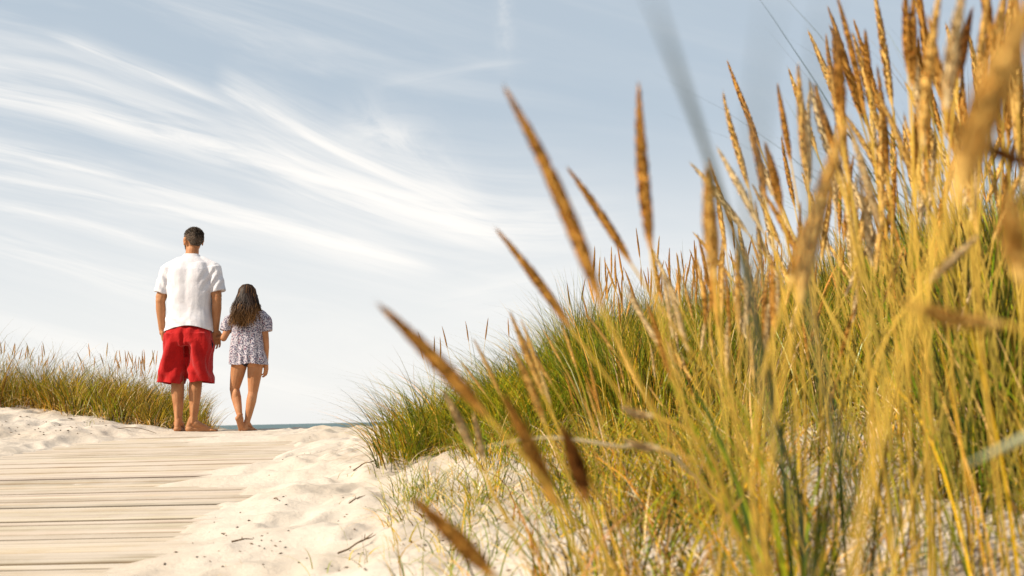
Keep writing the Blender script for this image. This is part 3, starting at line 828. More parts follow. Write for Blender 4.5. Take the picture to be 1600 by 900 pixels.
# left dune behind the two people
Lm = Mass()
def in_left(x, y):
    front = 9.2 + .35 * math.sin(x * 2.3) + max(0, (x + 3.0)) * .8
    return front < y < 12.2 and x < -3.0 - max(0, y - 9.6) * .33
cs = scatter(430, in_left, (-7.4, 9.0), (-2.5, 12.2))
def lh(x): return 1.0
for c in cs:
    x, y, s = c
    edge = min(1, max(.35, (-2.55 - x) / 1.0))
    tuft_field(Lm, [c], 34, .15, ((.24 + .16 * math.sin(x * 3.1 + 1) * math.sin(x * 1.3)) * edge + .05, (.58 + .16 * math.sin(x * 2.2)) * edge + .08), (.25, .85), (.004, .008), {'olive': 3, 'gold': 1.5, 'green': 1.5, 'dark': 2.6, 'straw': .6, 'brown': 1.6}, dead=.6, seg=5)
og = Lm.build('dune_grass', M_blade); tag(og, 'olive and straw coloured dune grass on the left sand bank', 'grass', kind='stuff')

# the green clump at the edge of the right dune
Gm = Mass()
def in_green(x, y):
    return ((x - .23) / .88) ** 2 + ((y - 5.5) / 1.1) ** 2 < 1 + .25 * math.sin(x * 9) * math.sin(y * 7) 
cs = scatter(190, in_green, (-1.1, 4.3), (1.1, 7.0), (.8, 1.25))
tuft_field(Gm, cs, 66, .12, (.24, .56), (.3, 1.1), (.003, .006), {'green': 6, 'olive': 3, 'dark': 1.0, 'gold': .8}, droop=(.15, .85), dead=.2, seg=6, tipw=.12)
og = Gm.build('marram_clump', M_blade); tag(og, 'bright green marram grass clump at the crest right of the path', 'grass', kind='stuff')

# the rising slope behind, greens below and gold above
Sm = Mass()
def in_slope(x, y): return x > .25 and x > .15 + (y - 5) * .12
cs = scatter(360, in_slope, (.2, 4.1), (3.7, 7.8), (.8, 1.3))
for c in cs:
    x = c[0]
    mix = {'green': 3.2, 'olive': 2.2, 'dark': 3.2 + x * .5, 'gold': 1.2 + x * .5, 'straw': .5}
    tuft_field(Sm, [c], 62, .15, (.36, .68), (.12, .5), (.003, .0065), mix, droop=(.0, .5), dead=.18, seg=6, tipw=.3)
og = Sm.build('dune_grass', M_blade); tag(og, 'dense green and gold dune grass over the right slope', 'grass', kind='stuff')

# nearer grass, thin at the left, thick and golden at the right
Nm = Mass()
def in_near(x, y): return 1.35 < y < 4.3 and x > -.25 + (3.2 - y) * .1 and rng.random() < .25 + .75 * min(1, max(0, (x - .1 - (y - 2) * .1) / 1.1))
cs = scatter(105, in_near, (-.3, 1.35), (3.4, 4.3), (.7, 1.25))
for c in cs:
    x, y, s = c
    f = min(1, max(0, (x / max(y, .1) - .12) / .35))
    mix = {'green': 2.2 - 1.4 * f, 'olive': 2.6, 'gold': 1.0 + 2.0 * f, 'straw': .5 + .9 * f, 'dark': 2.4, 'brown': 2.0}
    tuft_field(Nm, [c], 11 + 11 * f, .08, (.14 + .18 * f, .34 + .32 * f), (.15, .95), (.0025, .0055), mix, droop=(.0, .7), dead=.8, seg=7, tipw=.3)
og = Nm.build('dune_grass', M_blade); tag(og, 'loose golden grass growing from the sand at the lower right', 'grass', kind='stuff')

# low leafy and dead tufts in the near sand
Bm = Mass()
cs = scatter(88, lambda x, y: x / y > -.12 + .10 * (2.9 - y) and rng.random() < .35 + .65 * min(1, max(0, (x / y + .1) / .5)), (-.4, 1.25), (1.9, 3.3), (.7, 1.3))
for c in cs:
    f = min(1, max(0, c[0] / c[1] / .4))
    tuft_field(Bm, [c], 22, .07, (.08, .22 + .10 * f), (.4, 1.3), (.002, .005), {'green': 3.4 - 1.5 * f, 'olive': 2, 'gold': 1.5 + f, 'straw': .8 + f, 'dark': 1.4, 'brown': 1.4 + f}, droop=(.2, 1.0), dead=.9, seg=6, tipw=.15)
cs = scatter(95, lambda x, y: -.065 + .05 * (4.6 - y) < x / y < .24, (-.45, 1.1), (2.7, 4.7), (.7, 1.35))
for c in cs:
    f = min(1, max(0, c[0] / c[1] / .25))
    tuft_field(Bm, [c], 34, .10, (.12, .27 + .12 * f), (.25, 1.1), (.0025, .005), {'green': 4.5 - 2 * f, 'olive': 2.4, 'gold': .8 + f, 'straw': .4 + .5 * f, 'dark': 1.6, 'brown': .8}, droop=(.1, .9), dead=.45, seg=6, tipw=.15)
cs = scatter(46, lambda x, y: -.13 + .02 * (3.6 - y) < x / y < -.02, (-.5, .1), (2.3, 3.9), (.5, 1.1))
tuft_field(Bm, cs, 17, .08, (.08, .22), (.3, 1.2), (.0018, .0035), {'green': 4.5, 'olive': 2, 'gold': .8, 'dark': 1, 'straw': .4}, droop=(.1, .9), dead=.3, seg=6, tipw=.1)
og = Bm.build('low_grass', M_blade); tag(og, 'low tangled green and dead grass tufts over the near sand', 'grass', kind='stuff')

# tufts close to the lens
Cm = Mass()
for cx, cy, sc in [(.33, 1.22, 1.0), (.36, 1.30, .8), (.31, 1.12, .6)]:
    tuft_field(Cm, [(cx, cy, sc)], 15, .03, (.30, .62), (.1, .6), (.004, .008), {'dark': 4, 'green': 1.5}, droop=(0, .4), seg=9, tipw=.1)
near_tufts = [(.24, .95, .8), (.36, 1.15, .9), (.62, 1.30, 1.0), (.16, 1.25, .7), (.75, 1.15, 1.1), (.90, 1.5, 1.1), (.05, 1.6, .7), (.66, 1.7, 1.0)]
for c in near_tufts:
    f = min(1, max(0, c[0] / .6))
    tuft_field(Cm, [c], 17, .055, (.30, .42 + .34 * f), (.2, .7), (.002, .0042), {'olive': 2.6, 'gold': 2.2, 'green': 2.2, 'dark': 2, 'brown': 1, 'straw': .5}, droop=(0, .5), dead=.5, seg=9, tipw=.3)
for c in [(1.20, 2.30, 1.3), (1.34, 2.55, 1.3), (1.12, 2.15, 1.0), (1.45, 2.75, 1.3), (1.22, 2.6, 1.2), (1.0, 2.2, .9)]:
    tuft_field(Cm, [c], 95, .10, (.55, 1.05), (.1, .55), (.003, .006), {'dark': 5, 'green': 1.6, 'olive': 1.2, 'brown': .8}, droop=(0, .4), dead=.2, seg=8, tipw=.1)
og = Cm.build('dune_grass', M_blade); tag(og, 'blurred yellow green grass blades close to the lens', 'grass', kind='stuff')

# ------------------------------------------------------------------ seed bearing stalks
def bez(p0, p1, p2, p3, n):
    t = np.linspace(0, 1, n)[:, None]
    p0, p1, p2, p3 = [np.array(p, float) for p in (p0, p1, p2, p3)]
    return (1 - t) ** 3 * p0 + 3 * (1 - t) ** 2 * t * p1 + 3 * (1 - t) * t * t * p2 + t ** 3 * p3
def tube_mesh(path, rad, nside, cols, name):
    path = np.asarray(path); n = len(path); T = np.gradient(path, axis=0); T /= np.linalg.norm(T, axis=1)[:, None] + 1e-9
    ref = np.array([.3, 1, .1]); A = np.cross(T, ref); A /= np.linalg.norm(A, axis=1)[:, None]; Bn = np.cross(T, A)
    an = np.arange(nside) * 2 * math.pi / nside; rad = np.broadcast_to(rad, (n,))
    V = path[:, None] + rad[:, None, None] * (A[:, None] * np.cos(an)[None, :, None] + Bn[:, None] * np.sin(an)[None, :, None]); V = V.reshape(-1, 3)
    F = []
    for i in range(n - 1):
        for j in range(nside):
            a = i * nside + j; b = i * nside + (j + 1) % nside; F.append((a, b, b + nside, a + nside))
    C = np.repeat(np.broadcast_to(cols, (n, 3)), nside, 0)
    return V, np.array(F), C
def head_mesh(path, R, nsp, seed, tone):
    """dense spike: a core wrapped in overlapping pointed spikelets"""
    r = np.random.default_rng(seed); path = np.asarray(path); n = len(path)
    tt = np.linspace(0, 1, n); prof = np.clip(np.sin(np.pi * np.clip(tt, 0, 1) ** .8) ** .55, .12, 1) * (1 - .35 * tt)
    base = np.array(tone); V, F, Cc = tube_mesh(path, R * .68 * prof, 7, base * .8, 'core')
    L = np.linalg.norm(path[-1] - path[0]); T = np.gradient(path, axis=0); T /= np.linalg.norm(T, axis=1)[:, None]
    A = np.cross(T, [.3, 1, .1]); A /= np.linalg.norm(A, axis=1)[:, None]; Bn = np.cross(T, A)
    VV, FF, CC = [V], [F], [Cc]; k = len(V)
    sl = max(.011, L * .075)
    for i in range(nsp):
        s = (i + r.random()) / nsp * .97; idx = s * (n - 1); i0 = int(idx); f = idx - i0; i1 = min(n - 1, i0 + 1)
        c = path[i0] * (1 - f) + path[i1] * f; a = i * 2.399 + r.normal(0, .25); pr = np.interp(s, tt, prof) * R
        out = A[i0] * math.cos(a) + Bn[i0] * math.sin(a); side = np.cross(T[i0], out)
        l = sl * r.uniform(.8, 1.25); p0 = c + out * pr * .45; mid = p0 + T[i0] * l * .45 + out * pr * .5; tip = p0 + T[i0] * l + out * pr * (.42 + .3 * r.random())
        wv_ = side * pr * .30
        VV.append(np.array([p0, mid - wv_, mid + wv_, tip, mid - out * pr * .35])); 
        FF.append(np.array([(0, 1, 3, 2), (0, 2, 3, 4), (0, 4, 3, 1)]) + k); k += 5
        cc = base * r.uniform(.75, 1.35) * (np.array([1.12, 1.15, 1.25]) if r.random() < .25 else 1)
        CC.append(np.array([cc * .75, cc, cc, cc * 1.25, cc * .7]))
    return np.vstack(VV), np.vstack(FF), np.vstack(CC)
def mk(name, VFC, mat, parent):
    me = mesh_from(VFC[0], VFC[1], name); set_col(me, VFC[2]); return link(name, me, parent, mat)

TONE = {'brown': (.70, .355, .070), 'gold': (.92, .585, .165), 'pale': (.90, .67, .34), 'dark': (.34, .135, .028)}
def hero(label, tip, base, root, dep, wpx, tone='brown', cat='grass stalk', bend=0.0, dtip=None, nsp=170, stemcol=(.66, .42, .07), group=None):
    """tip, base: where the spike ends and starts in the view; dep: distance of base; root: (x, y) on the ground"""
    dtip = dep if dtip is None else dtip
    T = np.array(at(*tip, dtip)); Bp = np.array(at(*base, dep)); rx, ry = root
    Rt = np.array([rx, ry, float(H(rx, ry)) - .01])
    e = empty('grass_stalk', Rt); tag(e, label, cat, group)
    d = (T - Bp); L = np.linalg.norm(d); dn = d / L
    perp = np.cross(dn, [0, 1, 0]); perp /= np.linalg.norm(perp) + 1e-9
    path = bez(Bp, Bp + dn * L * .33 + perp * bend * L, Bp + dn * L * .66 + perp * bend * L, T, 22) - Rt
    D = np.linalg.norm(Bp - Rt)
    st = bez([0, 0, 0], [(Bp - Rt)[0] * .12, (Bp - Rt)[1] * .2, D * .38], (Bp - Rt) - dn * D * .36, Bp - Rt, 18)
    st = np.vstack([st, path[1:4]])
    rad = np.concatenate([np.linspace(.0015, .0012, len(st))])
    sc_ = np.array(stemcol)
    mk('stem', tube_mesh(st, rad, 6, sc_, 'stem'), M_blade, e)
    R = wpx * dep / FPX / 2 * 1.1
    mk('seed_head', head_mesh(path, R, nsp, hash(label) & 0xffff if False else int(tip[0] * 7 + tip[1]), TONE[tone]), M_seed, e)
    return e
H_ = [
 ("tallest thick brown spike leaning left against the open sky, well clear of the others", (790, 140), (942, 485), (.30, .95), .75, 27, 'brown', -.035),
 ("thick brown spike leaning far left over the green clump, its tip furthest left", (596, 480), (762, 652), (.12, .92), .72, 27, 'brown', -.02),
 ("slim brown spike leaning left, its tip below and left of the tallest spike", (777, 360), (893, 515), (.26, 1.25), 1.05, 17, 'brown', -.02),
 ("slim brown spike crossing the sky right of the tallest leaning spike", (888, 264), (988, 415), (.40, 1.35), 1.15, 16, 'brown', -.02),
 ("upright narrow brown spike standing alone against the sky, leaning neither way", (998, 135), (1018, 395), (.28, 1.1), .92, 23, 'brown', .02),
 ("upright golden spike with a blunt tip beside a dark green bent blade", (1105, 266), (1118, 440), (.27, 1.0), .85, 27, 'gold', .01),
 ("blurred brown spike entering from the bottom edge and leaning left over sand", (652, 786), (775, 905), (.05, .80), .70, 30, 'brown', -.02),
 ("blurred brown spike low down, darker below its pale tip, above the arching pale stem", (790, 624), (868, 792), (.12, .85), .74, 27, 'brown', -.02),
 ("short very dark blurred spike with a pale tip in the lower middle", (884, 680), (918, 785), (.14, .85), .72, 29, 'dark', -.02),
 ("small pinkish pale spike in front of the green clump", (697, 618), (738, 705), (.05, 1.4), 1.3, 15, 'pale', -.02),
 ("faint slim pale spike just right of the small pinkish one", (741, 648), (757, 725), (.08, 1.55), 1.5, 11, 'pale', 0),
 ("slim golden spike leaning left over the upper edge of the green clump", (798, 490), (850, 620), (.2, 1.5), 1.4, 12, 'gold', 0),
 ("golden spike hanging beside another, halfway between green clump and tall stalks", (802, 545), (852, 665), (.16, 1.3), 1.2, 14, 'gold', -.02),
 ("dark slim spike with curved stem, leftmost of the sky group at the right", (1168, 186), (1196, 312), (.42, 1.5), 1.3, 14, 'brown', -.03),
 ("short plump brown spike just right of the leftmost one in the right sky group", (1197, 228), (1221, 335), (.42, 1.5), 1.3, 16, 'brown', -.02),
 ("thin spike on a hair fine stem in the right sky group", (1215, 133), (1236, 255), (.55, 1.75), 1.6, 11, 'brown', 0),
 ("tall straight golden spike standing free in the right sky group", (1247, 103), (1262, 292), (.45, 1.5), 1.3, 15, 'gold', .01),
 ("short spike leaning left right of the tall straight golden one", (1272, 133), (1302, 238), (.60, 1.7), 1.5, 11, 'brown', -.01),
 ("upright brown spike with wider middle left of the dense golden stand", (1310, 60), (1316, 188), (.48, 1.3), 1.1, 20, 'brown', .01),
 ("long thin spike starting at the top edge and leaning left", (1308, -5), (1352, 182), (.66, 1.75), 1.5, 12, 'brown', -.02),
 ("narrow upright spike above the dense golden stand", (1352, 50), (1358, 140), (.70, 1.8), 1.6, 12, 'brown', 0),
 ("large blurred pale golden spike leaning right in front of the middle of the grass", (1322, 190), (1248, 480), (.20, .85), .68, 32, 'gold', .03),
 ("blurred golden spike leaning right beside the large blurred one", (1292, 290), (1232, 450), (.22, .9), .78, 25, 'gold', .02),
 ("broad very blurred pale spike leaning right, closest to the lens at the right edge", (1625, -30), (1490, 320), (.16, .55), .34, 62, 'gold', .02),
 ("brown drooping spike pointing left at the right edge", (1498, 203), (1625, 262), (.36, .72), .5, 22, 'dark', .05),
 ("drooping spike lying almost level, pale above and dark below", (1424, 476), (1568, 506), (.36, .75), .5, 27, 'gold', .06),
 ("broken pale spike slanting up to the right inside the golden stand", (1522, 374), (1446, 446), (.42, 1.1), .95, 15, 'pale', 0),
 ("blurred golden upright spike low at the right edge", (1578, 318), (1598, 446), (.30, .6), .45, 38, 'gold', .02),
 ("dark and gold spike pair member rising from the top edge, left one", (1414, -12), (1420, 118), (.60, 1.5), 1.25, 16, 'brown', 0),
 ("dark and gold spike pair member rising from the top edge, right one", (1427, -14), (1426, 138), (.62, 1.5), 1.25, 15, 'brown', 0),
 ("long pale golden spike running off the top edge left of two dark ones", (1470, -20), (1440, 232), (.46, 1.2), .95, 21, 'gold', .02),
 ("wide pale golden spike running off the top edge above the bent brown one", (1506, -20), (1478, 175), (.42, 1.05), .82, 25, 'pale', .02),
 ("brown spike tilted right between two pale golden ones near the top edge", (1518, 18), (1498, 125), (.62, 1.4), 1.15, 16, 'dark', .02),
 ("thin golden spike at the top edge left of the broad blurred one", (1545, -15), (1528, 160), (.66, 1.4), 1.15, 15, 'gold', .02),
 ("pale green tinged spike at the top edge nearest the broad blurred one", (1572, -15), (1548, 130), (.62, 1.3), 1.05, 19, 'gold', .02),
 ("small spike bent over to the left among stalks in the middle", (982, 640), (1022, 650), (.22, 1.2), 1.05, 14, 'pale', .08),
 ("small pale drooping spike low in the middle above the sand", (985, 690), (1032, 700), (.24, 1.25), 1.05, 13, 'pale', .10),
]
for (lab, tip, base, root, dep, wpx, tone, bend) in H_:
    hero(lab, tip, base, root, dep, wpx, tone, bend=bend)

# the long pale arching stem low in the middle
def ribbon(label, name, pix, wid, col0, col1, cat='grass shoot', tube=False):
    """a single long blade through view points (x, y, distance); the first one is its foot on the ground"""
    P = np.array([at(a, b2, c) if c else (0, 0, 0) for a, b2, c in pix[1:]], float)
    rx, ry = pix[0]; R = np.array([rx, ry, float(H(rx, ry)) - .01])
    K = np.vstack([R, P]); t = np.linspace(0, len(K) - 1, 48); K2 = np.vstack([2 * K[0] - K[1], K, 2 * K[-1] - K[-2]])
    pts = []
    for q in t:
        i = min(int(q), len(K) - 2); f = q - i; a, b3, c, d = K2[i:i + 4]
        pts.append(.5 * ((2 * b3) + (c - a) * f + (2 * a - 5 * b3 + 4 * c - d) * f * f + (3 * b3 - a - 3 * c + d) * f ** 3))
    pts = np.array(pts) - R; s = np.linspace(0, 1, len(pts))
    cols = np.array(col0)[None] * (1 - s[:, None]) + np.array(col1)[None] * s[:, None]
    rad = wid * .5 * np.clip(1.05 - s ** 2.2, .08, 1) * np.clip(.35 + s * 2.2, 0, 1)
    o = mk(name, tube_mesh(pts, rad, 6, cols, name), M_blade, None); o.location = R
    tag(o, label, cat); return o
ribbon("long pale dry stem arching level across the lower middle of the grass", 'dry_straw', [(.42, 1.55), (1062, 722, 1.4), (960, 697, 1.3), (850, 684, 1.25), (738, 702, 1.2)], .0055, (.6, .48, .26), (.72, .6, .38), 'straw')
ribbon("very blurred grey green blade crossing the sky left of the other two", 'grass_shoot', [(.46, 1.45), (1226, 700, 1.1), (1203, 590, .95), (1165, 430, .66), (1105, 240, .42), (1052, 90, .27), (1005, -40, .19)], .0048, (.035, .05, .004), (.12, .13, .06))
ribbon("very blurred grey blade, nearly upright in the sky, between two others", 'grass_shoot', [(.24, .60), (1215, 700, .45), (1178, 420, .26), (1182, 200, .18), (1210, -30, .145)], .0024, (.05, .09, .02), (.20, .24, .26))
ribbon("faint blurred blade in the sky right of the other two", 'grass_shoot', [(.26, .60), (1300, 650, .42), (1270, 300, .24), (1280, 100, .18), (1300, -30, .15)], .0020, (.05, .09, .02), (.20, .24, .26))
ribbon("broad pale green blade lying across the lower right edge", 'grass_shoot', [(.52, .62), (1720, 640, .60), (1610, 680, .56), (1505, 728, .5)], .0085, (.42, .42, .24), (.50, .50, .30))

# prototype stalks, copied over the dune
def proto(height, hl, R, curve, tone, nsp, stem_r, seed):
    e = empty('grass_stalk', (0, 0, 0))
    top = np.array([curve, 0, height]); bs = np.array([curve * .62, 0, height - hl])
    st = bez([0, 0, 0], [0, 0, height * .4], bs - (top - bs) / hl * height * .25, bs, 12)
    hd = bez(bs, bs + (top - bs) * .33, bs + (top - bs) * .66 + np.array([-.004, .003, 0]), top, 14)
    tf = np.linspace(0, 1, 14)[:, None] ** .8
    sc_ = (np.array([.15, .17, .02]) * (1 - tf) + np.array([.70, .445, .085]) * tf) * np.random.default_rng(seed).uniform(.75, 1.15)
    mk('stem', tube_mesh(np.vstack([st, hd[1:3]]), stem_r, 5, sc_, 'stem'), M_blade, e)
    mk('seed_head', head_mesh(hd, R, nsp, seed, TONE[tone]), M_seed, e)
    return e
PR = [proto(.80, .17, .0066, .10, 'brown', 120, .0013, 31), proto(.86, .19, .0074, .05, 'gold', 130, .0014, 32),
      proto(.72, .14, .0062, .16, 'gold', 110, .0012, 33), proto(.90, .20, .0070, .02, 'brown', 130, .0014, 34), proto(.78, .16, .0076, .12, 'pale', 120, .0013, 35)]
kids = {p: list(p.children) for p in PR}
used = set()
def place(pi, x, y, s, rz, tx, ty, label, group, parts=True):
    src = PR[pi]
    if pi in used:
        o = src.copy(); C.objects.link(o)
        for ch in kids[src]:
            c = ch.copy(); C.objects.link(c); c.parent = o
    else: o = src; used.add(pi)
    o.location = (x, y, float(H(x, y)) - .01); o.scale = (s, s, s); o.rotation_euler = (tx, ty, rz)
    tag(o, label, 'grass stalk', group); return o
rr = random.Random(77)
def visible(x, y, z): 
    p = Vector((x, y, z)); d = p.dot(Fv); return d > 0 and abs(p.dot(Rv) / d * FPX) < 850 and p.dot(Uv) / d * FPX > -470
stalks = []
def put(zone, pi, x, y, s, rz, tx, ty, what, where, group):
    o = place(pi, x, y, s, rz, tx, ty, None, group); stalks.append((zone, o, pi, what, where))
tus = []
while len(tus) < 26:
    y = rr.uniform(1.25, 2.5); q = .16 + .37 * rr.random() ** .7
    if all((q * y - a) ** 2 + (y - b_) ** 2 > .017 for a, b_ in tus): tus.append((q * y, y))
n = 0
while n < 190:                                         # dense stand at the right, growing in tussocks
    cx, cy = tus[n % 26]; ax, ay = rr.gauss(0, .035), rr.gauss(0, .035); x, y = cx + ax, cy + ay; q = cx / cy
    hi = (-.05 + .45 * min(1, (q - .15) / .13) if q < .28 else .40 + .56 * min(1, (q - .28) / .16))
    top = hi - abs(rr.gauss(0, .24)) + .05
    z = y * (.132 + .290 * top); s = max(.38, (z - float(H(x, y))) / .82)
    put('stand', rr.choice([0, 1, 1, 2, 3, 4, 4]), x, y, s, rr.uniform(0, 6.28), -ay * 4.0 + rr.gauss(0, .09), ax * 4.0 + rr.gauss(-.01, .10), 'seed stalk', 'in the dense stand', "seed stalks of the dense stand at the right"); n += 1
n = 0
while n < 26:                                          # thin near stalks over the sand
    x = rr.uniform(.0, .6); y = rr.uniform(1.5, 2.8)
    if not -.02 < x / y < .26: continue
    put('sand', rr.choice([0, 2, 2, 4]), x, y, rr.uniform(.45, .70), rr.uniform(2.2, 4.0), rr.gauss(0, .12), rr.gauss(0, .16), 'slender seed stalk', 'rising from the near sand', "slender seed stalks over the sand"); n += 1
n = 0
while n < 40:                                          # on the slope behind
    x = rr.uniform(.30, 2.6); y = rr.uniform(3.6, 6.6)
    if x < .2 + (y - 5) * .12: continue
    put('slope', rr.choice([0, 0, 1, 3]), x, y, rr.uniform(.78, 1.02), rr.uniform(0, 6.28), rr.gauss(0, .08), rr.gauss(0, .08), 'slim seed stalk', 'on the grassy slope behind', "seed stalks on the slope behind"); n += 1
for i in range(9):
    x = rr.uniform(-.55, .2); y = rr.uniform(5.7, 6.7)
    put('clump', 0, x, y, rr.uniform(.66, .82), rr.uniform(0, 6.28), rr.gauss(0, .1), rr.gauss(0, .12), 'thin seed stalk', 'sticking out of the green clump', "thin seed stalks of the green clump")
for i in range(34):
    while True:
        x = rr.choice([rr.uniform(-7, -2.9), rr.gauss(-5.5, .35), rr.gauss(-3.6, .22)]); y = rr.uniform(9.3, 11.2)
        if in_left(x, y) and x > -6.4: break
    put('bank', rr.choice([1, 2, 4, 4]), x, y, rr.uniform(.72, 1.0) * (.65 if x > -3.4 else 1), rr.uniform(0, 6.28), rr.gauss(0, .12), rr.gauss(0, .12), 'seed stalk', 'on the left sand bank', "seed stalks of the left sand bank")
# the many smaller stalks beyond those, far too many to count
raw = []
for p_ in PR:
    L_ = []
    for ch in kids[p_]:
        me_ = ch.data; nv = len(me_.vertices); co_ = np.empty(nv * 3, np.float32); me_.vertices.foreach_get('co', co_)
        cl = np.empty(nv * 4, np.float32); me_.color_attributes['tint'].data.foreach_get('color', cl)
        L_.append((co_.reshape(-1, 3), [tuple(q.vertices) for q in me_.polygons], cl.reshape(-1, 4)[:, :3]))
    raw.append(L_)
def far_stalks(spots, label):
    Mm = Mass()
    for (pi, x, y, s) in spots:
        rz, tx, ty = rr.uniform(0, 6.28), rr.gauss(0, .10), rr.gauss(0, .10)
        mt = np.array(Matrix.Rotation(rz, 3, 'Z') @ Matrix.Rotation(ty, 3, 'Y') @ Matrix.Rotation(tx, 3, 'X')); tn = rr.uniform(.65, .95)
        for co_, fc, cl in raw[pi]:
            f4 = np.array([f if len(f) == 4 else (*f, f[2]) for f in fc]); Mm.add(co_ @ mt.T * s + np.array([x, y, float(H(x, y)) - .01]), f4, cl * tn)
    VV = np.vstack(Mm.V); FF = np.vstack(Mm.F); me_ = bpy.data.meshes.new('seed_stalks')
    me_.from_pydata(VV.tolist(), [], [f[:3] if f[2] == f[3] else f for f in FF.tolist()]); set_col(me_, np.vstack(Mm.C))
    tag(link('distant_seed_stalks', me_, None, M_seed), label, 'grass', kind='stuff')
sp = []
while len(sp) < 170:
    x = rr.uniform(.30, 3.4); y = rr.uniform(4.2, 7.2)
    if x > .2 + (y - 5) * .12: sp.append((rr.choice([0, 1, 3, 2]), x, y, rr.uniform(.74, 1.0)))
far_stalks(sp, 'mass of thin brown seed stalks along the far crest of the right slope')
sp = []
while len(sp) < 120:
    x = rr.choice([rr.uniform(-7, -3), rr.gauss(-5.4, .4), rr.gauss(-3.75, .25)]); y = rr.uniform(9.3, 11.4)
    if in_left(x, y): sp.append((rr.choice([1, 2, 4, 4]), x, y, rr.uniform(.62, .88) * (.75 if x > -3.4 else 1)))
far_stalks(sp, 'mass of pale seed stalks rising out of the left bank grass')
def ordinal(k):
    return str(k) + ('th' if 10 < k % 100 < 14 else {1: 'st', 2: 'nd', 3: 'rd'}.get(k % 10, 'th'))
bpy.context.view_layer.update()
fam = {}
for zone, o, pi, what, where in stalks:
    tip = o.matrix_world @ Vector((.05, 0, .85)); rt = o.matrix_world.translation
    def px_(p): d = p.dot(Fv); return p.dot(Rv) / d * FPX
    dx = px_(tip) - px_(rt); ht = (tip - rt).length * FPX / tip.y
    lean = 'leaning left' if dx < -.10 * ht else ('leaning right' if dx > .10 * ht else 'upright')
    tone_w = ['brown', 'golden', 'golden', 'brown', 'pale'][pi]
    fam.setdefault((zone, tone_w, lean, what, where), []).append((px_(tip), o))
for (zone, tone_w, lean, what, where), lst in fam.items():
    lst.sort(key=lambda a: a[0])
    for k, (_, o) in enumerate(lst):
        pos = 'the only such one' if len(lst) == 1 else ('leftmost of its kind' if k == 0 else ('rightmost of its kind' if k == len(lst) - 1 else ordinal(k + 1) + ' from the left'))
        o['label'] = f'{tone_w} {what} {lean} {where}, {pos}'

# ------------------------------------------------------------------ litter on the sand
def twig(label, x, y, L, az, r, col, branches=1):
    e = None; rd = random.Random(int(x * 1000 + y * 77)); pts = []
    for k in range(7):
        f = k / 6; px = x + L * f * math.cos(az) + .08 * L * math.sin(f * 5); py = y + L * f * math.sin(az) + .05 * L * math.sin(f * 7)
        pts.append([px, py, float(H(px, py)) + .006 + .02 * math.sin(f * 3.1) * (L / .2)])
    pts = np.array(pts); o0 = pts[0].copy()
    V, F, Cc = tube_mesh(pts - o0, np.linspace(r, r * .4, 7), 5, np.array(col), 't'); parts = [(V, F, Cc)]; k = len(V)
    for b_ in range(branches):
        i = rd.randint(1, 4); d = np.array([math.cos(az + rd.uniform(-1.2, 1.2)), math.sin(az + rd.uniform(-1.2, 1.2)), .35]) * L * .35
        q = np.array([pts[i] - o0 + d * f for f in (0, .5, 1)]); v, f_, c = tube_mesh(q, np.array([r * .6, r * .5, r * .3]), 4, np.array(col), 't'); parts.append((v, f_ + k, c)); k += len(v)
    o = mk('dry_twig', (np.vstack([p[0] for p in parts]), np.vstack([p[1] for p in parts]), np.vstack([p[2] for p in parts])), M_seed, None)
    o.location = o0; tag(o, label, 'twig')
def ground_at(px, py):
    d = raydir(px, py); s = np.arange(.8, 14, .01)
    zz = H(d.x * s, d.y * s); k = int(np.argmax(d.z * s <= zz)); return d.x * s[k], d.y * s[k]
for lab, px, py, L, az, br in [
    ("brown forked grass twig on the sand at the lower middle edge", 528, 868, .13, .7, 3),
    ("thin dark twig on the sand left of the forked one", 362, 850, .07, .5, 1),
    ("dark twig lying on the sand just below the green clump", 552, 738, .12, .4, 2),
    ("tiny dark sprig near the middle of the sand slope", 545, 790, .08, 1.1, 2),
    ("dark twig at the crest of the sand beside the green clump", 583, 690, .22, .15, 2),
    ("long thin dark twig on the sand bank left of the man", 180, 671, .38, -.05, 0),
    ("small straight twig lying alone on the sand slope", 428, 782, .05, -.9, 0)]:
    x, y = ground_at(px, py); twig(lab, x, y, L, az, .0022 + .0007 * (y / 3), (.13, .075, .035), br)
Dm = Mass()
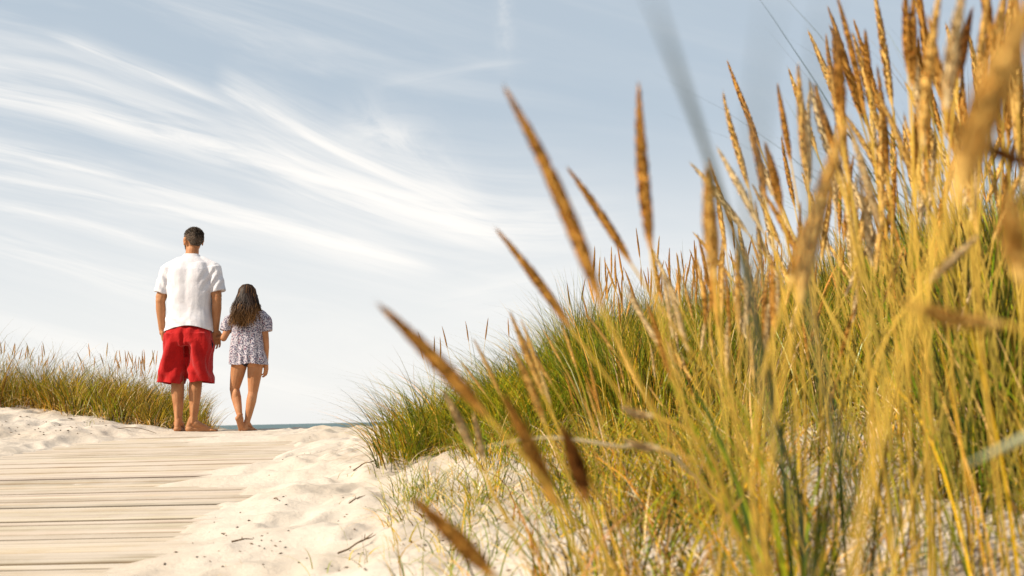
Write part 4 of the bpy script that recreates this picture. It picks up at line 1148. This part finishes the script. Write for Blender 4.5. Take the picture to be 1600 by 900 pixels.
def specks(n, pxr, pyr, size, cols):
    for i in range(n):
        x, y = ground_at(rr.uniform(*pxr), rr.uniform(*pyr))
        if not (x > float(edge_right(y)) + .1 or x < -3.3): continue
        s = rr.uniform(*size); a = rr.uniform(0, 6.28); q = np.array([[math.cos(a), math.sin(a), 0], [-math.sin(a), math.cos(a), 0], [0, 0, 1]])
        v = np.array([(-1, -.4, 0), (1, -.3, .1), (1.2, .4, .3), (-.8, .5, .2), (0, 0, .9), (0, 0, -.3)]) * s * np.array([1, rr.uniform(.4, 1), .6]); v = v @ q.T + np.array([x, y, float(H(x, y)) + s * .25])
        f = np.array([(0, 1, 4, 4), (1, 2, 4, 4), (2, 3, 4, 4), (3, 0, 4, 4), (0, 5, 1, 1), (2, 5, 3, 3)])
        Dm.add(v, f, np.tile(np.array(rr.choice(cols)) * rr.uniform(.6, 1.3), (6, 1)))
dk = [(.10, .06, .03), (.16, .10, .05), (.05, .035, .025)]
specks(210, (250, 800), (675, 895), (.003, .007), dk); specks(60, (0, 260), (650, 680), (.006, .015), dk)
specks(330, (900, 1600), (720, 900), (.003, .010), dk + [(.35, .22, .1)])
me = bpy.data.meshes.new('beach_litter'); VV = np.vstack(Dm.V); FF = np.vstack(Dm.F)
me.from_pydata([tuple(p) for p in VV], [], [tuple(dict.fromkeys(f)) for f in FF.tolist()]); set_col(me, np.vstack(Dm.C))
o = link('beach_litter', me, None, M_seed); tag(o, 'scattered dark crumbs of dried seaweed and bark on the sand', 'litter', kind='stuff')
# sparse young shoots in the open sand and beside the clump
Ym = Mass()
for (px, py, nb, hh) in [(610, 720, 14, .16), (650, 742, 18, .18), (600, 700, 9, .2), (560, 735, 4, .1), (545, 780, 6, .10), (560, 870, 8, .14), (640, 850, 16, .14), (680, 880, 18, .16),
                         (700, 780, 16, .2), (740, 820, 22, .2), (620, 815, 8, .12), (540, 890, 8, .12), (370, 890, 4, .07), (130, 665, 8, .12), (210, 660, 10, .12), (255, 668, 8, .1), (590, 745, 6, .13), (690, 830, 12, .18), (800, 860, 24, .2), (860, 800, 20, .22), (760, 770, 16, .2)]:
    x, y = ground_at(px, py); n = nb
    X_ = x + rng.normal(0, .05, n); Y2 = y + rng.normal(0, .05, n)
    bc = pick({'green': 2.5, 'olive': 3, 'gold': 1.2, 'dark': .6}, n)
    Ym.add(*blades(np.stack([X_, Y2, H(X_, Y2) - .01], 1), rng.uniform(.5, 1.3, n) * hh, rng.uniform(.3, 1.4, n), rng.uniform(0, 6.28, n), rng.uniform(.1, .9, n), rng.uniform(.0018, .0035, n), bc, bc * 1.1, 6))
o = Ym.build('young_shoots', M_blade); tag(o, 'sparse thin green shoots in the open sand', 'grass', kind='stuff')
